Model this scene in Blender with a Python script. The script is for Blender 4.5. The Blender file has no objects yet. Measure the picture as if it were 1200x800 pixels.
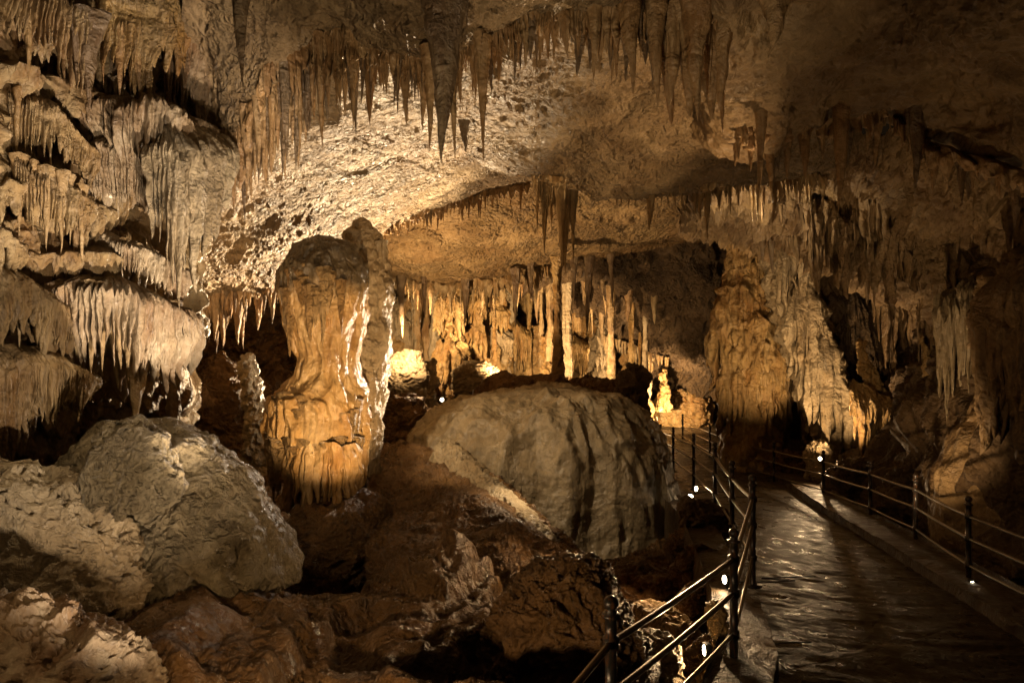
import bpy, math, random
import numpy as np
from mathutils import Vector

# ------------------------------------------------------------------ camera, world, view
S = bpy.context.scene
C = S.collection
cam_d = bpy.data.cameras.new('camera'); cam_d.sensor_width = 36; cam_d.lens = 24
cam_d.clip_start = 0.05; cam_d.clip_end = 400
cam = bpy.data.objects.new('camera', cam_d); C.objects.link(cam)
cam.location = (0, 0, 0); cam.rotation_euler = (math.radians(90), 0, 0)
S.camera = cam
W = bpy.data.worlds.new('World'); S.world = W; W.use_nodes = True
W.node_tree.nodes['Background'].inputs[0].default_value = (1.0, 0.62, 0.30, 1)
W.node_tree.nodes['Background'].inputs[1].default_value = 0.006
S.view_settings.view_transform = 'Standard'; S.view_settings.look = 'None'
S.view_settings.gamma = 1; S.view_settings.exposure = 0.15
S.render.engine = 'CYCLES'
try:
    S.cycles.max_bounces = 5; S.cycles.diffuse_bounces = 2
except Exception: pass

def P(px, py, d):
    """point of the cave seen at photograph pixel px, py at d metres ahead"""
    return np.array([(px-600)/800*d, d, (400-py)/800*d])

WARM = (1.0, 0.66, 0.34); CREAM = (1.0, 0.75, 0.46); AMBER = (1.0, 0.56, 0.23); WHITE = (1.0, 0.80, 0.60)
def light(name, pos, target, energy, color=WARM, angle=100, blend=0.6, size=0.04):
    l = bpy.data.lights.new(name, 'SPOT' if angle < 180 else 'POINT')
    l.energy = energy; l.color = color; l.shadow_soft_size = size
    if angle < 180:
        l.spot_size = math.radians(angle); l.spot_blend = blend
    o = bpy.data.objects.new(name, l); C.objects.link(o)
    p = Vector(P(*pos)); o.location = p
    if target is not None:
        o.rotation_euler = (Vector(P(*target)) - p).to_track_quat('-Z', 'Y').to_euler()
    return o

#       position (px, py, d)     aimed at            watts
LIGHTS = [
 ((505, 500, 14.0), (330, 225, 9.8), 6500, CREAM, 75),       # behind the dome: low ceiling and rim of the big column
 ((540, 430, 10.1),  (452, 430, 9.3), 480, WHITE, 90),       # right of the big column, raking its edge
 ((500, 470, 15.5), (540, 270, 16.0), 1900, WARM, 120),      # next ceiling panel
 ((450, 655, 5.5),  (385, 425, 8.7), 800, WARM, 46),       # behind the boulder, onto the big column
 ((385, 735, 4.2), (165, 165, 6.5), 1100, WHITE, 48),
 ((330, 1000, 2.2), (120, 300, 6.3), 550, WHITE, 54),       # low by the camera, onto the left wall
 ((-120, 120, 4.0),  (150, 530, 5.2), 150, CREAM, 58),       # from the left onto the boulder
 ((500, 960, 2.2), (585, 0, 6.3), 480, CREAM, 62),           # low, onto the near ceiling
 ((930, 400, 8.0),  (640, 130, 8.4), 380, WARM, 90),         # raking the broad panel from the right
 ((548, 455, 20.3), (530, 375, 26), 3600, WARM, 130),
 ((474, 398, 19.0), (490, 380, 26), 1000, WARM, 120),        # far chamber
 ((610, 450, 19.0), (610, 375, 26), 3200, WARM, 100),
 ((700, 465, 20), (715, 410, 25.5), 1100, WARM, 60),
 ((775, 485, 23.5), (800, 440, 29), 1400, WARM, 110),
 ((850, 285, 11.8), (930, 215, 12.6), 130, CREAM, 120),      # frilled ceiling by the right column
 ((835, 590, 11.5), (882, 390, 16.0), 1200, WARM, 46),        # right column
 ((975, 545, 13.4), (960, 380, 15.0), 420, WARM, 110),
 ((300, 900, 2.3),  (560, 700, 5), 110, WARM, 120),
 ((345, 215, 6.8),  (640, 570, 11.0), 700, CREAM, 40),
 ((500, 430, 15.5), (470, 500, 15), 120, WARM, 120),
 ((760, 470, 20.0), (770, 350, 24), 260, WARM, 90),
 ((820, 600, 8.9),  (770, 560, 10.6), 40, WARM, 120),
 ((760, 560, 7.2),  (540, 760, 4.6), 190, WARM, 120),
 ((772, 655, 7.4),  (720, 720, 7.0), 40, AMBER, 140),
 ((700, 250, 2.0),  (100, 300, 6.0), 35, WARM, 50),  # added fill near the camera, lifts the left wall's tier tops
 ((1040, 640, 8.0),  (1090, 330, 12.0), 300, WARM, 70),
 ((1180, 700, 6.2),  (1010, 60, 8.0), 130, WARM, 74),        # dark overhang from below
 ((640, 520, 8.6),  (600, 600, 8.4), 70, CREAM, 80),  # added spot where no lamp hangs, brightens the pale crest
 ((-60, 600, 2.5),  (50, 790, 3.4), 16, WARM, 90),
 ((1080, 420, 6.0),  (1160, 450, 9), 14, AMBER, 110),
]
for i, (p, t, e, c, a) in enumerate(LIGHTS):
    light('cave_light', p, t, e, c, a)

# ------------------------------------------------------------------ noise
_r = np.random.RandomState(7)
_perm = np.tile(_r.permutation(256), 3).astype(np.int32)
_g = _r.normal(size=(256, 3)); _g /= np.linalg.norm(_g, axis=1)[:, None]; _g = _g.astype(np.float32)
def perlin(p, seed=0):
    p = np.asarray(p, dtype=np.float32) + np.float32(seed*17.37)
    i = np.floor(p).astype(np.int32); f = p - i; i &= 255
    u = f*f*f*(f*(f*6-15)+10)
    out = None; r = []
    for dx in (0, 1):
        a = _perm[(i[..., 0]+dx) & 255]
        for dy in (0, 1):
            b = _perm[(a + i[..., 1]+dy) & 255]
            for dz in (0, 1):
                g = _g[_perm[(b + i[..., 2]+dz) & 255]]
                r.append(g[..., 0]*(f[..., 0]-dx) + g[..., 1]*(f[..., 1]-dy) + g[..., 2]*(f[..., 2]-dz))
    ux, uy, uz = u[..., 0], u[..., 1], u[..., 2]
    l = lambda a, b, t: a + (b-a)*t
    return l(l(l(r[0], r[1], uz), l(r[2], r[3], uz), uy), l(l(r[4], r[5], uz), l(r[6], r[7], uz), uy), ux)*1.5
def fbm(p, n=4, seed=0, gain=0.5, lac=2.03):
    s = 0; a = 1; q = np.asarray(p, dtype=np.float32)
    for k in range(n):
        s = s + a*perlin(q, seed+k); a *= gain; q = q*lac
    return s
def ridged(p, n=4, seed=0, gain=0.5):
    s = 0; a = 1; q = np.asarray(p, dtype=np.float32)
    for k in range(n):
        s = s + a*(1-2*np.abs(perlin(q, seed+k))); a *= gain; q = q*2.03
    return s
def sst(a, b, x):
    t = np.clip((x-a)/(b-a), 0, 1); return t*t*(3-2*t)

def d_rock(f=1.0, amp=0.12, seed=0, pits=0.5, crack=0.35, big=0.9):
    def fn(p, w):
        s = np.array([f, f, f])
        q = p*s
        q = q + 0.35*np.stack([fbm(q*0.8, 2, seed+20), fbm(q*0.8, 2, seed+24), fbm(q*0.8, 2, seed+28)], -1)
        h = big*fbm(q*0.7, 3, seed) + 0.45*ridged(q*1.7, 4, seed+5)*0.6
        h = h - pits*np.maximum(0, fbm(q*3.1, 3, seed+9)-0.25) + 0.10*fbm(q*9, 2, seed+12)
        h = h + 0.16*ridged(q*4.2, 3, seed+14) - crack*np.maximum(0, np.abs(perlin(q*5.5, seed+16))-0.1)
        return amp*h
    return fn
def d_drape(f=2.0, amp=0.15, seed=0, st=0.16, rough=0.35):
    """hanging flowstone: ribs running down, breaking into frilled tiers"""
    def fn(p, w):
        q = p*np.array([f, f, f*st])
        q = q + 0.25*np.stack([fbm(p*f*0.5, 2, seed+20)]*3, -1)
        big = 1-2*np.abs(perlin(q*0.6, seed))
        rib = 1-2*np.abs(perlin(q*2.0, seed+3))
        fine = 1-2*np.abs(perlin(q*5.0, seed+4))
        t = p[..., 2]*f*0.55 + 0.9*fbm(p*np.array([f, f, 0])*0.6, 2, seed+6)
        tier = t - np.floor(t)                       # saw: bulges at the foot of each tier, cut back under it
        tier = np.where(tier < 0.16, tier/0.16, (1-tier)/0.84)
        return amp*(0.6*big + 0.42*rib + 0.2*fine + 0.75*tier + rough*fbm(p*f*1.6, 4, seed+8))
    return fn
def d_flute(f=2.0, amp=0.1, seed=0, st=0.12, rough=0.3):
    def fn(p, w):
        q = p*np.array([f, f, f*st]); q = q + 0.2*fbm(p*f*0.6, 2, seed+20)[..., None]
        return amp*(0.8*(1-2*np.abs(perlin(q, seed))) + 0.45*(1-2*np.abs(perlin(q*2.3, seed+3)))
                    + 0.2*(1-2*np.abs(perlin(q*5.3, seed+5))) + rough*fbm(p*f*1.7, 4, seed+8))
    return fn

# ------------------------------------------------------------------ materials
def mat(name, c1, c2, c3, scale=1.0, rough=(0.35, 0.7), bump=0.6, streak=0.5, pit=0.5, fine=1.0, cap=None):
    c1, c2, c3 = [tuple(v*w for v, w in zip(c, (0.74, 0.67, 0.53))) for c in (c1, c2, c3)]
    m = bpy.data.materials.new(name); m.use_nodes = True
    nt = m.node_tree; N = nt.nodes; L = nt.links
    b = N['Principled BSDF']
    geo = N.new('ShaderNodeNewGeometry')
    def mapped(sx, sy, sz):
        v = N.new('ShaderNodeVectorMath'); v.operation = 'MULTIPLY'
        L.new(geo.outputs['Position'], v.inputs[0]); v.inputs[1].default_value = (sx, sy, sz); return v.outputs[0]
    def noise(vec, sc, det=5, dist=0.0, ro=0.55):
        n = N.new('ShaderNodeTexNoise'); n.inputs['Scale'].default_value = sc
        n.inputs['Detail'].default_value = det; n.inputs['Distortion'].default_value = dist
        n.inputs['Roughness'].default_value = ro
        L.new(vec, n.inputs['Vector']); return n.outputs[0]
    def ramp(v, a, c):
        r = N.new('ShaderNodeMapRange'); r.inputs[1].default_value = a; r.inputs[2].default_value = c
        L.new(v, r.inputs[0]); return r.outputs[0]
    def mix(f, A, B):
        x = N.new('ShaderNodeMix'); x.data_type = 'RGBA'
        if isinstance(f, float): x.inputs[0].default_value = f
        else: L.new(f, x.inputs[0])
        for k, v in ((6, A), (7, B)):
            if isinstance(v, tuple): x.inputs[k].default_value = (*v, 1)
            else: L.new(v, x.inputs[k])
        return x.outputs[2]
    def math_(op, a, c):
        x = N.new('ShaderNodeMath'); x.operation = op
        for k, v in ((0, a), (1, c)):
            if isinstance(v, (int, float)): x.inputs[k].default_value = v
            else: L.new(v, x.inputs[k])
        return x.outputs[0]
    iso = mapped(scale, scale, scale); st = mapped(scale, scale, scale*0.13)
    n1 = ramp(noise(iso, 0.9, 6, 0.6), 0.38, 0.62)
    n2 = ramp(noise(st, 3.2, 5, 0.3), 0.42, 0.66)
    n3 = ramp(noise(iso, 9.0, 8, 0.4, 0.65), 0.35, 0.68)
    col = mix(n1, c1, c2)
    col = mix(math_('MULTIPLY', n2, streak), col, c3)
    dk = tuple(x*0.42 for x in c2)
    col = mix(math_('MULTIPLY', n3, 0.45), col, dk)
    if cap:                      # dark algae-stained crown above height cap[0], with a ragged lower edge
        sx = N.new('ShaderNodeSeparateXYZ'); L.new(geo.outputs['Position'], sx.inputs[0])
        hh = math_('ADD', sx.outputs[2], math_('MULTIPLY', noise(st, 3.0, 4, 0.3), 0.9))
        col = mix(ramp(hh, cap[0]+.45-.16, cap[0]+.45+.16), col, mix(n3, cap[1], tuple(v*.35 for v in cap[1])))
    L.new(col, b.inputs['Base Color'])
    r = N.new('ShaderNodeMapRange'); r.inputs[3].default_value = rough[0]; r.inputs[4].default_value = rough[1]
    L.new(noise(iso, 3.0, 4, 0.2), r.inputs[0]); r.inputs[1].default_value = 0.35; r.inputs[2].default_value = 0.65
    L.new(r.outputs[0], b.inputs['Roughness'])
    b.inputs['IOR'].default_value = 1.45
    # relief: grain, pits, running ribs
    vo = N.new('ShaderNodeTexVoronoi'); vo.inputs['Scale'].default_value = 14
    vv = N.new('ShaderNodeVectorMath'); vv.operation = 'ADD'; L.new(iso, vv.inputs[0])
    wn = N.new('ShaderNodeTexNoise'); wn.inputs['Scale'].default_value = 5; L.new(iso, wn.inputs['Vector'])
    ws = N.new('ShaderNodeVectorMath'); ws.operation = 'SCALE'; ws.inputs['Scale'].default_value = 0.25
    L.new(wn.outputs[1], ws.inputs[0]); L.new(ws.outputs[0], vv.inputs[1]); L.new(vv.outputs[0], vo.inputs['Vector'])
    h = math_('MULTIPLY', vo.outputs['Distance'], pit)
    h = math_('ADD', h, math_('MULTIPLY', noise(iso, 6.0, 9, 0.5, 0.66), 1.6*fine))
    h = math_('ADD', h, math_('MULTIPLY', math_('ABSOLUTE', math_('SUBTRACT', noise(iso, 11.0, 5, 0.8, 0.6), 0.5), 0), 1.5*fine))
    h = math_('ADD', h, math_('MULTIPLY', noise(st, 16.0, 4, 0.2), streak*1.1))
    h = math_('MULTIPLY', h, math_('ADD', 0.35, ramp(noise(iso, 1.3, 3, 0.8), 0.40, 0.62)))
    h = math_('ADD', h, math_('MULTIPLY', noise(st, 7.0, 3, 0.5), streak*1.2))
    bp = N.new('ShaderNodeBump'); bp.inputs['Strength'].default_value = bump; bp.inputs['Distance'].default_value = 0.13/scale
    L.new(h, bp.inputs['Height']); L.new(bp.outputs[0], b.inputs['Normal'])
    return m

M = {}
M['ceil']   = mat('ceiling_rock', (0.42, 0.33, 0.22), (0.30, 0.21, 0.125), (0.50, 0.42, 0.30), 1.0, (0.34, 0.62), 0.9, 0.15, 0.9)
M['ceil2']  = mat('ceiling_rock_far', (0.44, 0.33, 0.19), (0.30, 0.20, 0.10), (0.36, 0.25, 0.13), 0.7, (0.34, 0.62), 0.9, 0.1, 0.9)
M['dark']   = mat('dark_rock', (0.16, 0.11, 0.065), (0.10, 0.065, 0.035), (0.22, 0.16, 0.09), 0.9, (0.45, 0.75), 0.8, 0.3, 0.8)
M['bould']   = mat('boulder_flowstone', (0.42, 0.36, 0.26), (0.29, 0.24, 0.16), (0.50, 0.45, 0.34), 1.4, (0.25, 0.5), 1.0, 0.5, 0.9, 1.3)
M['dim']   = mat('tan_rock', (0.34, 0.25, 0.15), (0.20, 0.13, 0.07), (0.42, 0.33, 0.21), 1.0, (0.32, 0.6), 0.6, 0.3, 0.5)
M['tan'] = mat('tan_flowstone', (0.46, 0.34, 0.19), (0.26, 0.155, 0.075), (0.58, 0.48, 0.32), 1.2, (0.28, 0.5), 0.6, 0.8, 0.5, 1.2)
M['wall']   = mat('wall_flowstone', (0.48, 0.39, 0.29), (0.27, 0.17, 0.10), (0.64, 0.58, 0.49), 1.2, (0.28, 0.5), 0.55, 0.8, 0.4)
M['orange'] = mat('orange_flowstone', (0.48, 0.34, 0.16), (0.32, 0.185, 0.07), (0.54, 0.43, 0.25), 1.2, (0.22, 0.5), 0.7, 0.7, 0.3)
M['pale']   = mat('pale_flowstone', (0.50, 0.43, 0.33), (0.38, 0.30, 0.20), (0.60, 0.54, 0.44), 1.0, (0.25, 0.5), 0.7, 0.6, 0.4)
M['olive']  = mat('olive_flowstone', (0.37, 0.315, 0.235), (0.27, 0.22, 0.155), (0.45, 0.39, 0.30), 0.9, (0.2, 0.42), 0.42, 1.0, 0.3, 1.1)
M['brown']  = mat('brown_wet_rock', (0.27, 0.165, 0.08), (0.17, 0.095, 0.042), (0.34, 0.23, 0.12), 1.2, (0.2, 0.5), 0.9, 0.2, 0.7)
M['stal']   = mat('stalactite_calcite', (0.46, 0.31, 0.17), (0.31, 0.185, 0.09), (0.52, 0.40, 0.26), 2.2, (0.3, 0.55), 0.5, 0.8, 0.2)
M['stalg']  = mat('grey_stalactite_calcite', (0.24, 0.17, 0.11), (0.15, 0.10, 0.065), (0.32, 0.26, 0.19), 2.2, (0.3, 0.55), 0.6, 0.8, 0.4)
M['stalp']  = mat('pale_stalactite_calcite', (0.55, 0.42, 0.26), (0.42, 0.28, 0.14), (0.62, 0.52, 0.36), 1.4, (0.25, 0.5), 0.5, 0.8, 0.2)

M['capped'] = mat('orange_flowstone_dark_crown', (0.60, 0.41, 0.19), (0.40, 0.22, 0.08), (0.64, 0.50, 0.30), 1.3, (0.16, 0.42), 0.5, 0.9, 0.2, 0.8, (0.66, (0.13, 0.095, 0.05)))
M['stald']  = mat('tan_drip_calcite', (0.34, 0.25, 0.15), (0.20, 0.13, 0.07), (0.42, 0.33, 0.21), 1.6, (0.3, 0.55), 0.6, 0.6, 0.4)
M['capless'] = mat('amber_flowstone', (0.46, 0.32, 0.16), (0.34, 0.20, 0.08), (0.56, 0.45, 0.28), 1.0, (0.25, 0.5), 0.9, 0.7, 0.4)
def simple(name, col, rough=0.5, metal=0.0, emit=0, ecol=None):
    m = bpy.data.materials.new(name); m.use_nodes = True; b = m.node_tree.nodes['Principled BSDF']
    b.inputs['Base Color'].default_value = (*col, 1); b.inputs['Roughness'].default_value = rough
    b.inputs['Metallic'].default_value = metal
    if emit:
        b.inputs['Emission Color'].default_value = (*(ecol or col), 1); b.inputs['Emission Strength'].default_value = emit
    return m
M['iron'] = simple('black_painted_iron', (0.015, 0.014, 0.013), 0.32, 0.3)
N_ = M['iron'].node_tree; nz = N_.nodes.new('ShaderNodeTexNoise'); nz.inputs['Scale'].default_value = 60
bp_ = N_.nodes.new('ShaderNodeBump'); bp_.inputs['Strength'].default_value = 0.3; bp_.inputs['Distance'].default_value = 0.004
n3_ = N_.nodes.new('ShaderNodeTexNoise'); n3_.inputs['Scale'].default_value = 14; n3_.inputs['Detail'].default_value = 6
cr_ = N_.nodes.new('ShaderNodeValToRGB'); cr_.color_ramp.elements[0].position = .5; cr_.color_ramp.elements[0].color = (.015, .014, .013, 1); cr_.color_ramp.elements[1].position = .66; cr_.color_ramp.elements[1].color = (.09, .04, .018, 1)
N_.links.new(n3_.outputs[0], cr_.inputs[0]); N_.links.new(cr_.outputs[0], N_.nodes['Principled BSDF'].inputs['Base Color'])
N_.links.new(nz.outputs[0], bp_.inputs['Height']); N_.links.new(bp_.outputs[0], N_.nodes['Principled BSDF'].inputs['Normal'])
M['steel'] = simple('worn_steel_rail', (0.20, 0.17, 0.13), 0.28, 0.9)
M['lens'] = simple('lamp_lens', (1, 0.9, 0.7), 0.3, 0, 22, (1.0, 0.86, 0.58))
M['house'] = simple('lamp_housing', (0.03, 0.03, 0.03), 0.5, 0.4)

# ------------------------------------------------------------------ mesh helpers
def tag(o, label=None, cat=None, group=None, kind=None):
    if label: o['label'] = label
    if cat: o['category'] = cat
    if group: o['group'] = group
    if kind: o['kind'] = kind
    return o
def empty(name, loc, label=None, cat=None, group=None):
    o = bpy.data.objects.new(name, None); C.objects.link(o); o.location = [float(a) for a in loc]
    o.empty_display_size = 0.1
    return tag(o, label, cat, group)
def mesh(name, V, F, m):
    me = bpy.data.meshes.new(name)
    V = np.asarray(V, dtype=np.float32).reshape(-1, 3); F = np.asarray(F, dtype=np.int32)
    me.vertices.add(len(V)); me.vertices.foreach_set('co', V.ravel())
    n = F.shape[1]
    me.loops.add(F.size); me.loops.foreach_set('vertex_index', F.ravel())
    me.polygons.add(len(F)); me.polygons.foreach_set('loop_start', np.arange(0, F.size, n, dtype=np.int32))
    me.update(calc_edges=True)
    me.polygons.foreach_set('use_smooth', np.ones(len(F), dtype=bool))
    me.materials.append(m); me.update()
    return me
def link(name, me, parent=None, loc=None):
    o = bpy.data.objects.new(name, me); C.objects.link(o)
    if parent is not None:
        o.parent = parent
        bl = parent.location
        o.location = (-bl[0], -bl[1], -bl[2]) if loc is None else [float(loc[k]-bl[k]) for k in range(3)]
    elif loc is not None: o.location = [float(a) for a in loc]
    return o
def grid_faces(nu, nv, wrap=False, off=0):
    """vertices indexed [v][u], nv rows of nu"""
    u = np.arange(nu if wrap else nu-1); v = np.arange(nv-1)
    uu, vv = np.meshgrid(u, v); u2 = (uu+1) % nu
    return np.stack([vv*nu+uu, vv*nu+u2, (vv+1)*nu+u2, (vv+1)*nu+uu], -1).reshape(-1, 4) + off
def cr(ctrl, n):
    """catmull-rom along axis 0"""
    c = np.asarray(ctrl, float); k = len(c)
    t = np.linspace(0, k-1, n); i = np.minimum(t.astype(int), k-2); f = (t-i)
    f = f.reshape((-1,)+(1,)*(c.ndim-1))
    g = lambda j: c[np.clip(j, 0, k-1)]
    p0 = np.where((i == 0).reshape(f.shape), 2*g(i)-g(i+1), g(i-1)); p1 = g(i); p2 = g(i+1)
    p3 = np.where((i == k-2).reshape(f.shape), 2*g(i+1)-g(i), g(i+2))
    return 0.5*((2*p1) + (-p0+p2)*f + (2*p0-5*p1+4*p2-p3)*f*f + (-p0+3*p1-3*p2+p3)*f**3)
def normals(G, wrap=False):
    du = np.gradient(G, axis=1)
    if wrap: du = (np.roll(G, -1, 1)-np.roll(G, 1, 1))
    dv = np.gradient(G, axis=0)
    n = np.cross(du, dv); l = np.linalg.norm(n, axis=-1, keepdims=True); return n/np.maximum(l, 1e-9)
def sheet(name, rows, nu, nv, disp, m, parent=None, kind='structure', **tg):
    """surface through a net of (px, py, d) points, displaced along its normal by disp"""
    G = np.array([[P(*q) for q in r] for r in rows])
    G = cr(G, nv); G = np.swapaxes(cr(np.swapaxes(G, 0, 1), nu), 0, 1)
    n = normals(G)
    s = np.sign((n*G).sum(-1).mean()); n = -n*s
    h = disp(G, None); G = G + n*h[..., None]
    F = grid_faces(nu, nv)
    if s < 0: F = F[:, ::-1]
    o = link(name, mesh(name, G, F, m), parent)
    if parent is None: tag(o, kind=kind, **tg) if kind else tag(o, **tg)
    return o
def form(name, outline, d, m, disp, nseg=96, nring=120, ratio=0.85, parent=None, lean=0.0, fd=0.25):
    """solid of revolution-like body whose silhouette is outline = [(py, xl, xr)...] top to bottom, at distance d"""
    O = np.array(outline, float)
    py = np.linspace(O[0, 0], O[-1, 0], nring)
    # denser rings near the top so domes close round
    tt = np.linspace(0, 1, nring)**1.25; py = O[0, 0] + (O[-1, 0]-O[0, 0])*tt
    xl = np.interp(py, O[:, 0], O[:, 1]); xr = np.interp(py, O[:, 0], O[:, 2])
    k = np.ones(5)/5
    sm = lambda a: np.convolve(np.concatenate([[a[0]]*2, a, [a[-1]]*2]), k, 'valid')
    xl, xr = sm(xl), sm(xr)
    cx = ((xl+xr)/2-600)/800*d; r = (xr-xl)/2/800*d; r[0] *= .02; z = (400-py)/800*d
    yo = d + lean*(z-z[-1])
    th = np.linspace(0, 2*np.pi, nseg, endpoint=False)
    ct, sn = np.cos(th), np.sin(th)
    G = np.stack([cx[:, None]+r[:, None]*ct, yo[:, None]+r[:, None]*sn*ratio, np.repeat(z[:, None], nseg, 1)], -1)
    n = normals(G, True); c = np.stack([cx, yo, z], -1)[:, None]
    out = G-c
    s = np.sign((n*out).sum(-1).mean()); n = n*s
    h = disp(G, None); h = h-h.mean()
    fade = np.minimum(1, r/(r.max()*fd))[:, None]
    G = G + n*(h*fade)[..., None]
    V = G.reshape(-1, 3); F = grid_faces(nseg, nring, True)
    if s > 0: F = F
    me = mesh(name, V, F, m)
    return link(name, me, parent)

def cells(n, u, seed, jit=0.46):
    """distance 0..1 to the centre of the rib that u falls in, and that rib's random number"""
    rs = np.random.RandomState(seed)
    e = np.arange(n+1)+np.concatenate([[0], rs.uniform(-jit, jit, n-1), [0]]) if n > 1 else np.array([0., 1.])
    e = e/n; i = np.clip(np.searchsorted(e, u, side='right')-1, 0, n-1)
    c = (e[i]+e[i+1])/2; w = (e[i+1]-e[i])/2
    return np.abs(u-c)/w, rs.uniform(0, 1, n)[i], w
def curtain_geo(path, outw, L, tooth, bulge, ribs, seed, nu=None, nv=26, thick=None, skew=0.0):
    """shell of fused drips. path (k,3) its top edge, outw (k,3) outward dirs, L (k,) length in metres"""
    nu = nu or int(ribs*9)
    pth = cr(path, nu); ow = cr(outw, nu); ow /= np.linalg.norm(ow, axis=1)[:, None]
    Lk = np.interp(np.linspace(0, 1, nu), np.linspace(0, 1, len(L)), L)
    u = np.linspace(0, 1, nu)
    d1, r1, w1 = cells(ribs, u, seed); d2, r2, w2 = cells(max(2, ribs//4), u, seed+1)
    seg = np.linalg.norm(np.diff(pth, axis=0), axis=1).sum()
    rw = seg/ribs/2
    rib = np.sqrt(np.clip(1-d1**2, 0, 1)); rib2 = np.sqrt(np.clip(1-d2**2, 0, 1))
    lv = 1 + 0.35*fbm(np.stack([u*seg*1.6, u*0, u*0], -1), 3, seed % 37)
    Lk = Lk*lv
    pth[:, 2] += 0.10*fbm(np.stack([u*seg*2.2, u*0+5, u*0], -1), 3, seed % 41)
    pth += ow*(0.14*fbm(np.stack([u*seg*2.0, u*0+9, u*0], -1), 3, seed % 43))[:, None]
    tl = (1-d1**1.3)*(0.25+0.75*r1)*tooth + (1-d2**1.2)*(0.2+0.8*r2)*tooth*0.8
    Lu = Lk*(1-tooth*0.9) + Lk*tl
    v = np.concatenate([np.linspace(0, 1, nv)**0.8, np.linspace(1, 0.15, nv//2)[1:]])
    side = np.concatenate([np.ones(nv), np.zeros(nv//2-1)])
    prof = np.interp(v, [0, .12, .3, .6, 1], [-0.7, .15, .85, .75, .3])
    th = thick if thick is not None else rw*1.2
    G = np.zeros((len(v), nu, 3))
    for j in range(len(v)):
        vv = v[j]
        if side[j]: off = bulge*prof[j] + rw*1.3*rib*(0.35+0.65*min(1, vv*4)) + rw*1.5*rib2*min(1, vv*3)
        else: off = bulge*prof[j] - th*(1-vv)
        G[j] = pth + ow*off[:, None] if np.ndim(off) else pth + ow*off
        G[j, :, 2] -= Lu*vv
    n3 = fbm(G*np.array([1, 1, .4])/max(rw, .01)*0.35, 3, seed % 50)
    n4 = fbm(G*np.array([3.2, 3.2, 2.2]), 4, seed % 31)
    n5 = np.abs(perlin(G*np.array([5, 5, 3.5]), seed % 29))
    sc = min(1.5, 6*rw+.35)
    G += ow[None]*(n3*rw*0.8 + n4*0.11*sc - n5*0.10*sc)[..., None]
    G[..., 0] += fbm(G*1.5/max(rw, .01)*0.12, 2, seed % 40)*rw*0.7
    return G
def curtain(name, pts, lens, m, ribs, tooth=0.6, bulge=0.15, seed=1, parent=None, nv=26, side=0.0):
    """pts [(px,py,d)], lens in photo px at those points"""
    pth = np.array([P(*q) for q in pts]); Ls = np.array([l*q[2]/800 for l, q in zip(lens, pts)])
    t = np.gradient(pth, axis=0); t[:, 2] = 0; t /= np.maximum(np.linalg.norm(t, axis=1)[:, None], 1e-6)
    ow = np.stack([t[:, 1], -t[:, 0], 0*t[:, 0]], 1)
    s = np.where((ow*pth).sum(1) > 0, -1, 1)[:, None]; ow = ow*s
    G = curtain_geo(pth, ow, Ls, tooth, bulge, ribs, seed, nv=nv)
    F = grid_faces(G.shape[1], G.shape[0])
    return link(name, mesh(name, G, F, m), parent)
def ring_curtain(name, cx, cy, z, rx, ry, L, m, ribs, a0, a1, tooth=0.6, bulge=0.05, seed=1, parent=None, wob=0.0, nv=22):
    a = np.radians(np.linspace(a0, a1, 12))
    rs = np.random.RandomState(seed)
    zz = z + (fbm(np.stack([a*1.2, a*0, a*0], -1), 2, seed % 30))*wob
    pth = np.stack([cx+rx*np.cos(a), cy+ry*np.sin(a), zz], 1); ow = np.stack([np.cos(a), np.sin(a), a*0], 1)
    G = curtain_geo(pth, ow, np.full(12, L)*(0.8+0.4*rs.rand(12)), tooth, bulge, ribs, seed, nv=nv)
    F = grid_faces(G.shape[1], G.shape[0])
    return link(name, mesh(name, G, F, m), parent)

# unit stalactites (length 1 down from z = 0, radius 1), shared by every copy
def stal_mesh(seed, m, p=0.75, ns=18, nr=34, rib=0.3, lump=0.5):
    rs = random.Random(seed); Vs = []; Fs = []; off = 0
    drips = [(0, 0, 1, 1)] + [(rs.uniform(-.95, .95), rs.uniform(-.5, .5), rs.uniform(.35, .8), rs.uniform(.45, .75)) for _ in range(seed % 4)]
    for k, (cx, cy, ln, wd) in enumerate(drips):
        t = np.linspace(0, 1, nr)**0.9; th = np.linspace(0, 2*np.pi, ns, endpoint=False)
        T, TH = np.meshgrid(t, th, indexing='ij')
        r = (1-T)**p*(0.92+0.08*np.cos(T*3)) + 0.03*(1-T)
        r = r*(1+0.5*np.exp(-T*9))*np.sqrt(np.clip(T/0.03, 0, 1))
        q = np.stack([np.cos(TH)*1.1, np.sin(TH)*1.1, T*1.3], -1)
        r = r*(1 + rib*(1-2*np.abs(perlin(q*1.6, seed+k))) + 0.5*lump*fbm(q*np.array([.7, .7, 4.5]), 3, seed+3+k) + .12*fbm(q*np.array([2.2, 2.2, 9]), 2, seed+5))
        bx = 0.7*perlin(np.stack([T*1.8, T*0+seed+k, T*0], -1), seed)*T; by = 0.5*perlin(np.stack([T*1.6, T*0, T*0+seed], -1), seed+1)*T
        Vs.append(np.stack([cx*(1-.25*T)+wd*(r*np.cos(TH)+bx), cy+wd*(r*np.sin(TH)+by), -T*ln], -1).reshape(-1, 3))
        Fs.append(grid_faces(ns, nr, True, off)); off += ns*nr
    return mesh('stalactite', np.concatenate(Vs), np.concatenate(Fs), m)
STAL = {k: [stal_mesh(11*j+i, M[k], p) for j, p in enumerate((0.6, 0.8, 0.95, 0.7, 0.85, 0.55))] for i, k in enumerate(('stal', 'stalg', 'stalp', 'stald', 'capless', 'pale'))}
R = random.Random(5)
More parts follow.
